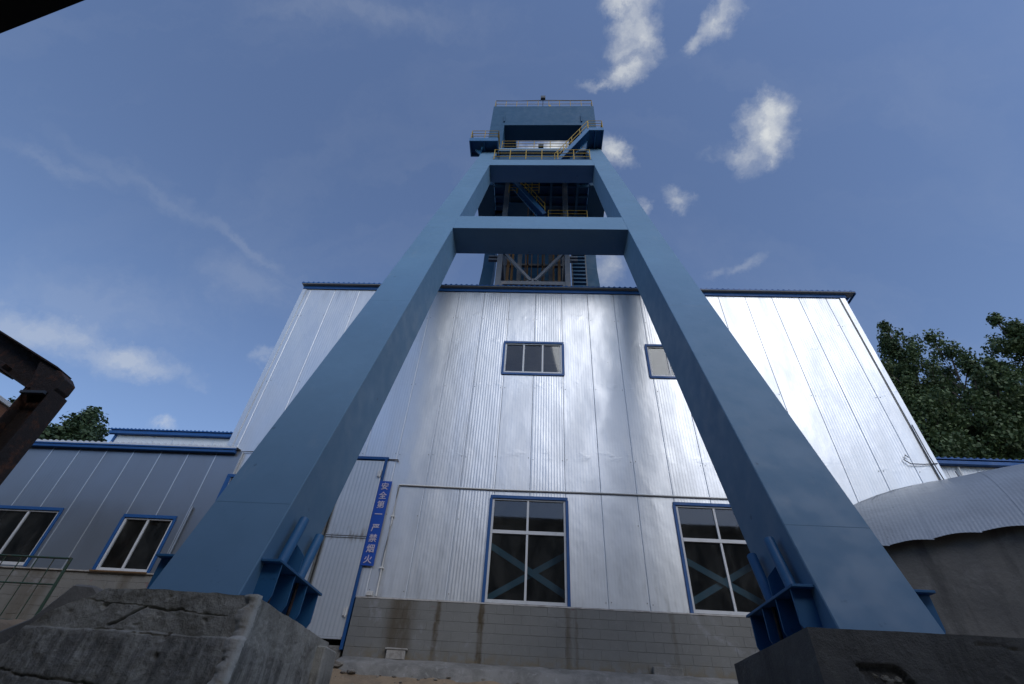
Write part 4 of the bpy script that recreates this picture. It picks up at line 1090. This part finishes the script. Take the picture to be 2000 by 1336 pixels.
# porch roof over the photographer's left shoulder: its edge runs through the photo's corner
e1 = Vector((-5.68, 1.60)); e2 = Vector((-4.55, 1.32)); ed = (e2-e1).normalized(); en = Vector((-ed.y, ed.x))
pa = e1 - ed*9; pb = e2 + ed*2.6
qa = Vector((pa.x, -3.39)); qb = Vector((pb.x-.1, -3.39))
MB().hexa([(pa.x,pa.y,5.5),(pb.x,pb.y,5.5),(qb.x,qb.y,5.5),(qa.x,qa.y,5.5)][::-1], [(pa.x,pa.y,5.62),(pb.x,pb.y,5.62),(qb.x,qb.y,5.9),(qa.x,qa.y,5.9)][::-1]).build('porch_roof', 'black', wh)

# ------------------------------------------------------------------ trees
def tree_meshes(seed, H, Wd, mat, nclump, per, leaf=.22):
    rnd = random.Random(seed); mb = MB()
    vs, fs = [], []
    base = .16*H
    cl_ = []
    leaders = [(0, 0, 1.0)] + [(rnd.uniform(-.6,.6)*Wd, rnd.uniform(-.5,.5)*Wd, rnd.uniform(.72,.95)) for _ in range(4)]
    for i in range(nclump):
        lx, ly, lh = rnd.choice(leaders)
        t = rnd.random()**.8
        env = Wd*.55*(math.sin(math.pi*min(1, t*.92+.10))**.7)*(1-.35*t)
        a = rnd.uniform(0, 2*math.pi); rr = env*math.sqrt(rnd.uniform(.15, 1))
        cl_.append((lx*(1-.3*t)+rr*math.cos(a), ly*(1-.3*t)+rr*math.sin(a), base+(H*lh-base)*t, rnd.uniform(.35, .95)*(1.15-.55*t)))
    for (cx_, cy_, cz_, cr) in cl_:
        for _ in range(int(per*cr*1.4)):
            d = Vector((rnd.gauss(0,1), rnd.gauss(0,1), rnd.gauss(0,1))).normalized()
            p = Vector((cx_, cy_, cz_)) + Vector((d.x, d.y, d.z*1.15))*cr*rnd.uniform(.35, 1.05)
            n_ = (d + Vector((rnd.gauss(0,.7), rnd.gauss(0,.7), rnd.gauss(0,.7)+.4))).normalized()
            x = n_.orthogonal().normalized(); x.rotate(Matrix.Rotation(rnd.uniform(0, 6.28), 3, n_)); y = n_.cross(x)
            s_ = leaf*rnd.uniform(.6, 1.25); o_ = len(vs)
            vs += [p - x*s_*.5, p + y*s_*.42, p + x*s_*.5, p - y*s_*.42]
            fs.append((o_, o_+1, o_+2, o_+3))
    mb.v = [tuple(v) for v in vs]; mb.f = fs; mb.sm = [False]*len(fs)
    me = bpy.data.meshes.new('crown'); me.from_pydata(mb.v, [], mb.f); me.materials.append(M[mat])
    tk = MB(); tk.tube([(0,0,-.5),(0.05,0,H*.3),(0,.1,H*.6),(.05,.05,H*.93)], [.26,.2,.12,.03], 9)
    for (cx_, cy_, cz_, cr) in cl_[::5]:
        z0 = max(base*.8, cz_ - 1.2 - math.hypot(cx_, cy_)*1.1)
        tk.tube([(0,0,z0), (cx_*.5, cy_*.5, (z0+cz_)/2+.1), (cx_, cy_, cz_)], [.07,.05,.02], 5, False)
    return me, tk.mesh('trunk', M['bark'])
TR = [tree_meshes(11, 19, 6.6, 'leaf', 420, 230, .165), tree_meshes(23, 18, 6.0, 'leaf', 400, 230, .165), tree_meshes(5, 13.5, 6.0, 'leaf2', 300, 170, .19)]
def tree(k, x, y, z_, sc, rot, label, group):
    t_ = thing('poplar_tree', (x, y, z_), label, 'tree', group); t_.rotation_euler = (0, 0, rot); t_.scale = sc
    link('crown', TR[k][0], t_); link('trunk', TR[k][1], t_)
gR = 'poplars behind the right annex'; gL2 = 'poplars behind the left wing'
tree(0, 23.4, 25.0, 1.5, (1,1,1.18), 0, 'dark poplar nearest the tall building on the right', gR)
tree(1, 27.0, 26.0, 1.5, (1,1,1.27), 1.9, 'dark poplar second from the tall building on the right', gR)
tree(0, 30.4, 24.5, 1.5, (1.15,1.15,1.2), 3.6, 'poplar with a loose leafy crown at the right edge of the photo', gR)
tree(1, 20.8, 27.5, 1.5, (.9,.9,1.10), 4.1, 'dark poplar half hidden behind the right edge of the tall building', gR)
tree(1, 30.2, 30.0, 1.5, (1.1,1.1,1.25), 5.3, 'poplar standing in the gap between the two tallest right crowns', gR)
tree(0, 35.5, 27.0, 1.5, (1,1,1.1), 2.2, 'poplar just beyond the right edge of the photo', gR)
tree(2, -27.5, 25.0, 1.5, (1.4,1.4,1.03), .4, 'green poplar with upswept branches above the low wing roof', gL2)
tree(2, -30.0, 26.0, 1.5, (1.35,1.35,.97), 2.6, 'green poplar partly hidden by the rusty gantry post', gL2)
tree(2, -34.0, 26.5, 1.5, (.9,.9,1.06), 4.0, 'green poplar at the far left behind the old shed', gL2)
tree(2, -26.9, 25.5, 1.5, (.85,.85,.93), 5.0, 'small poplar top next to the rear wing roof corner', gL2)
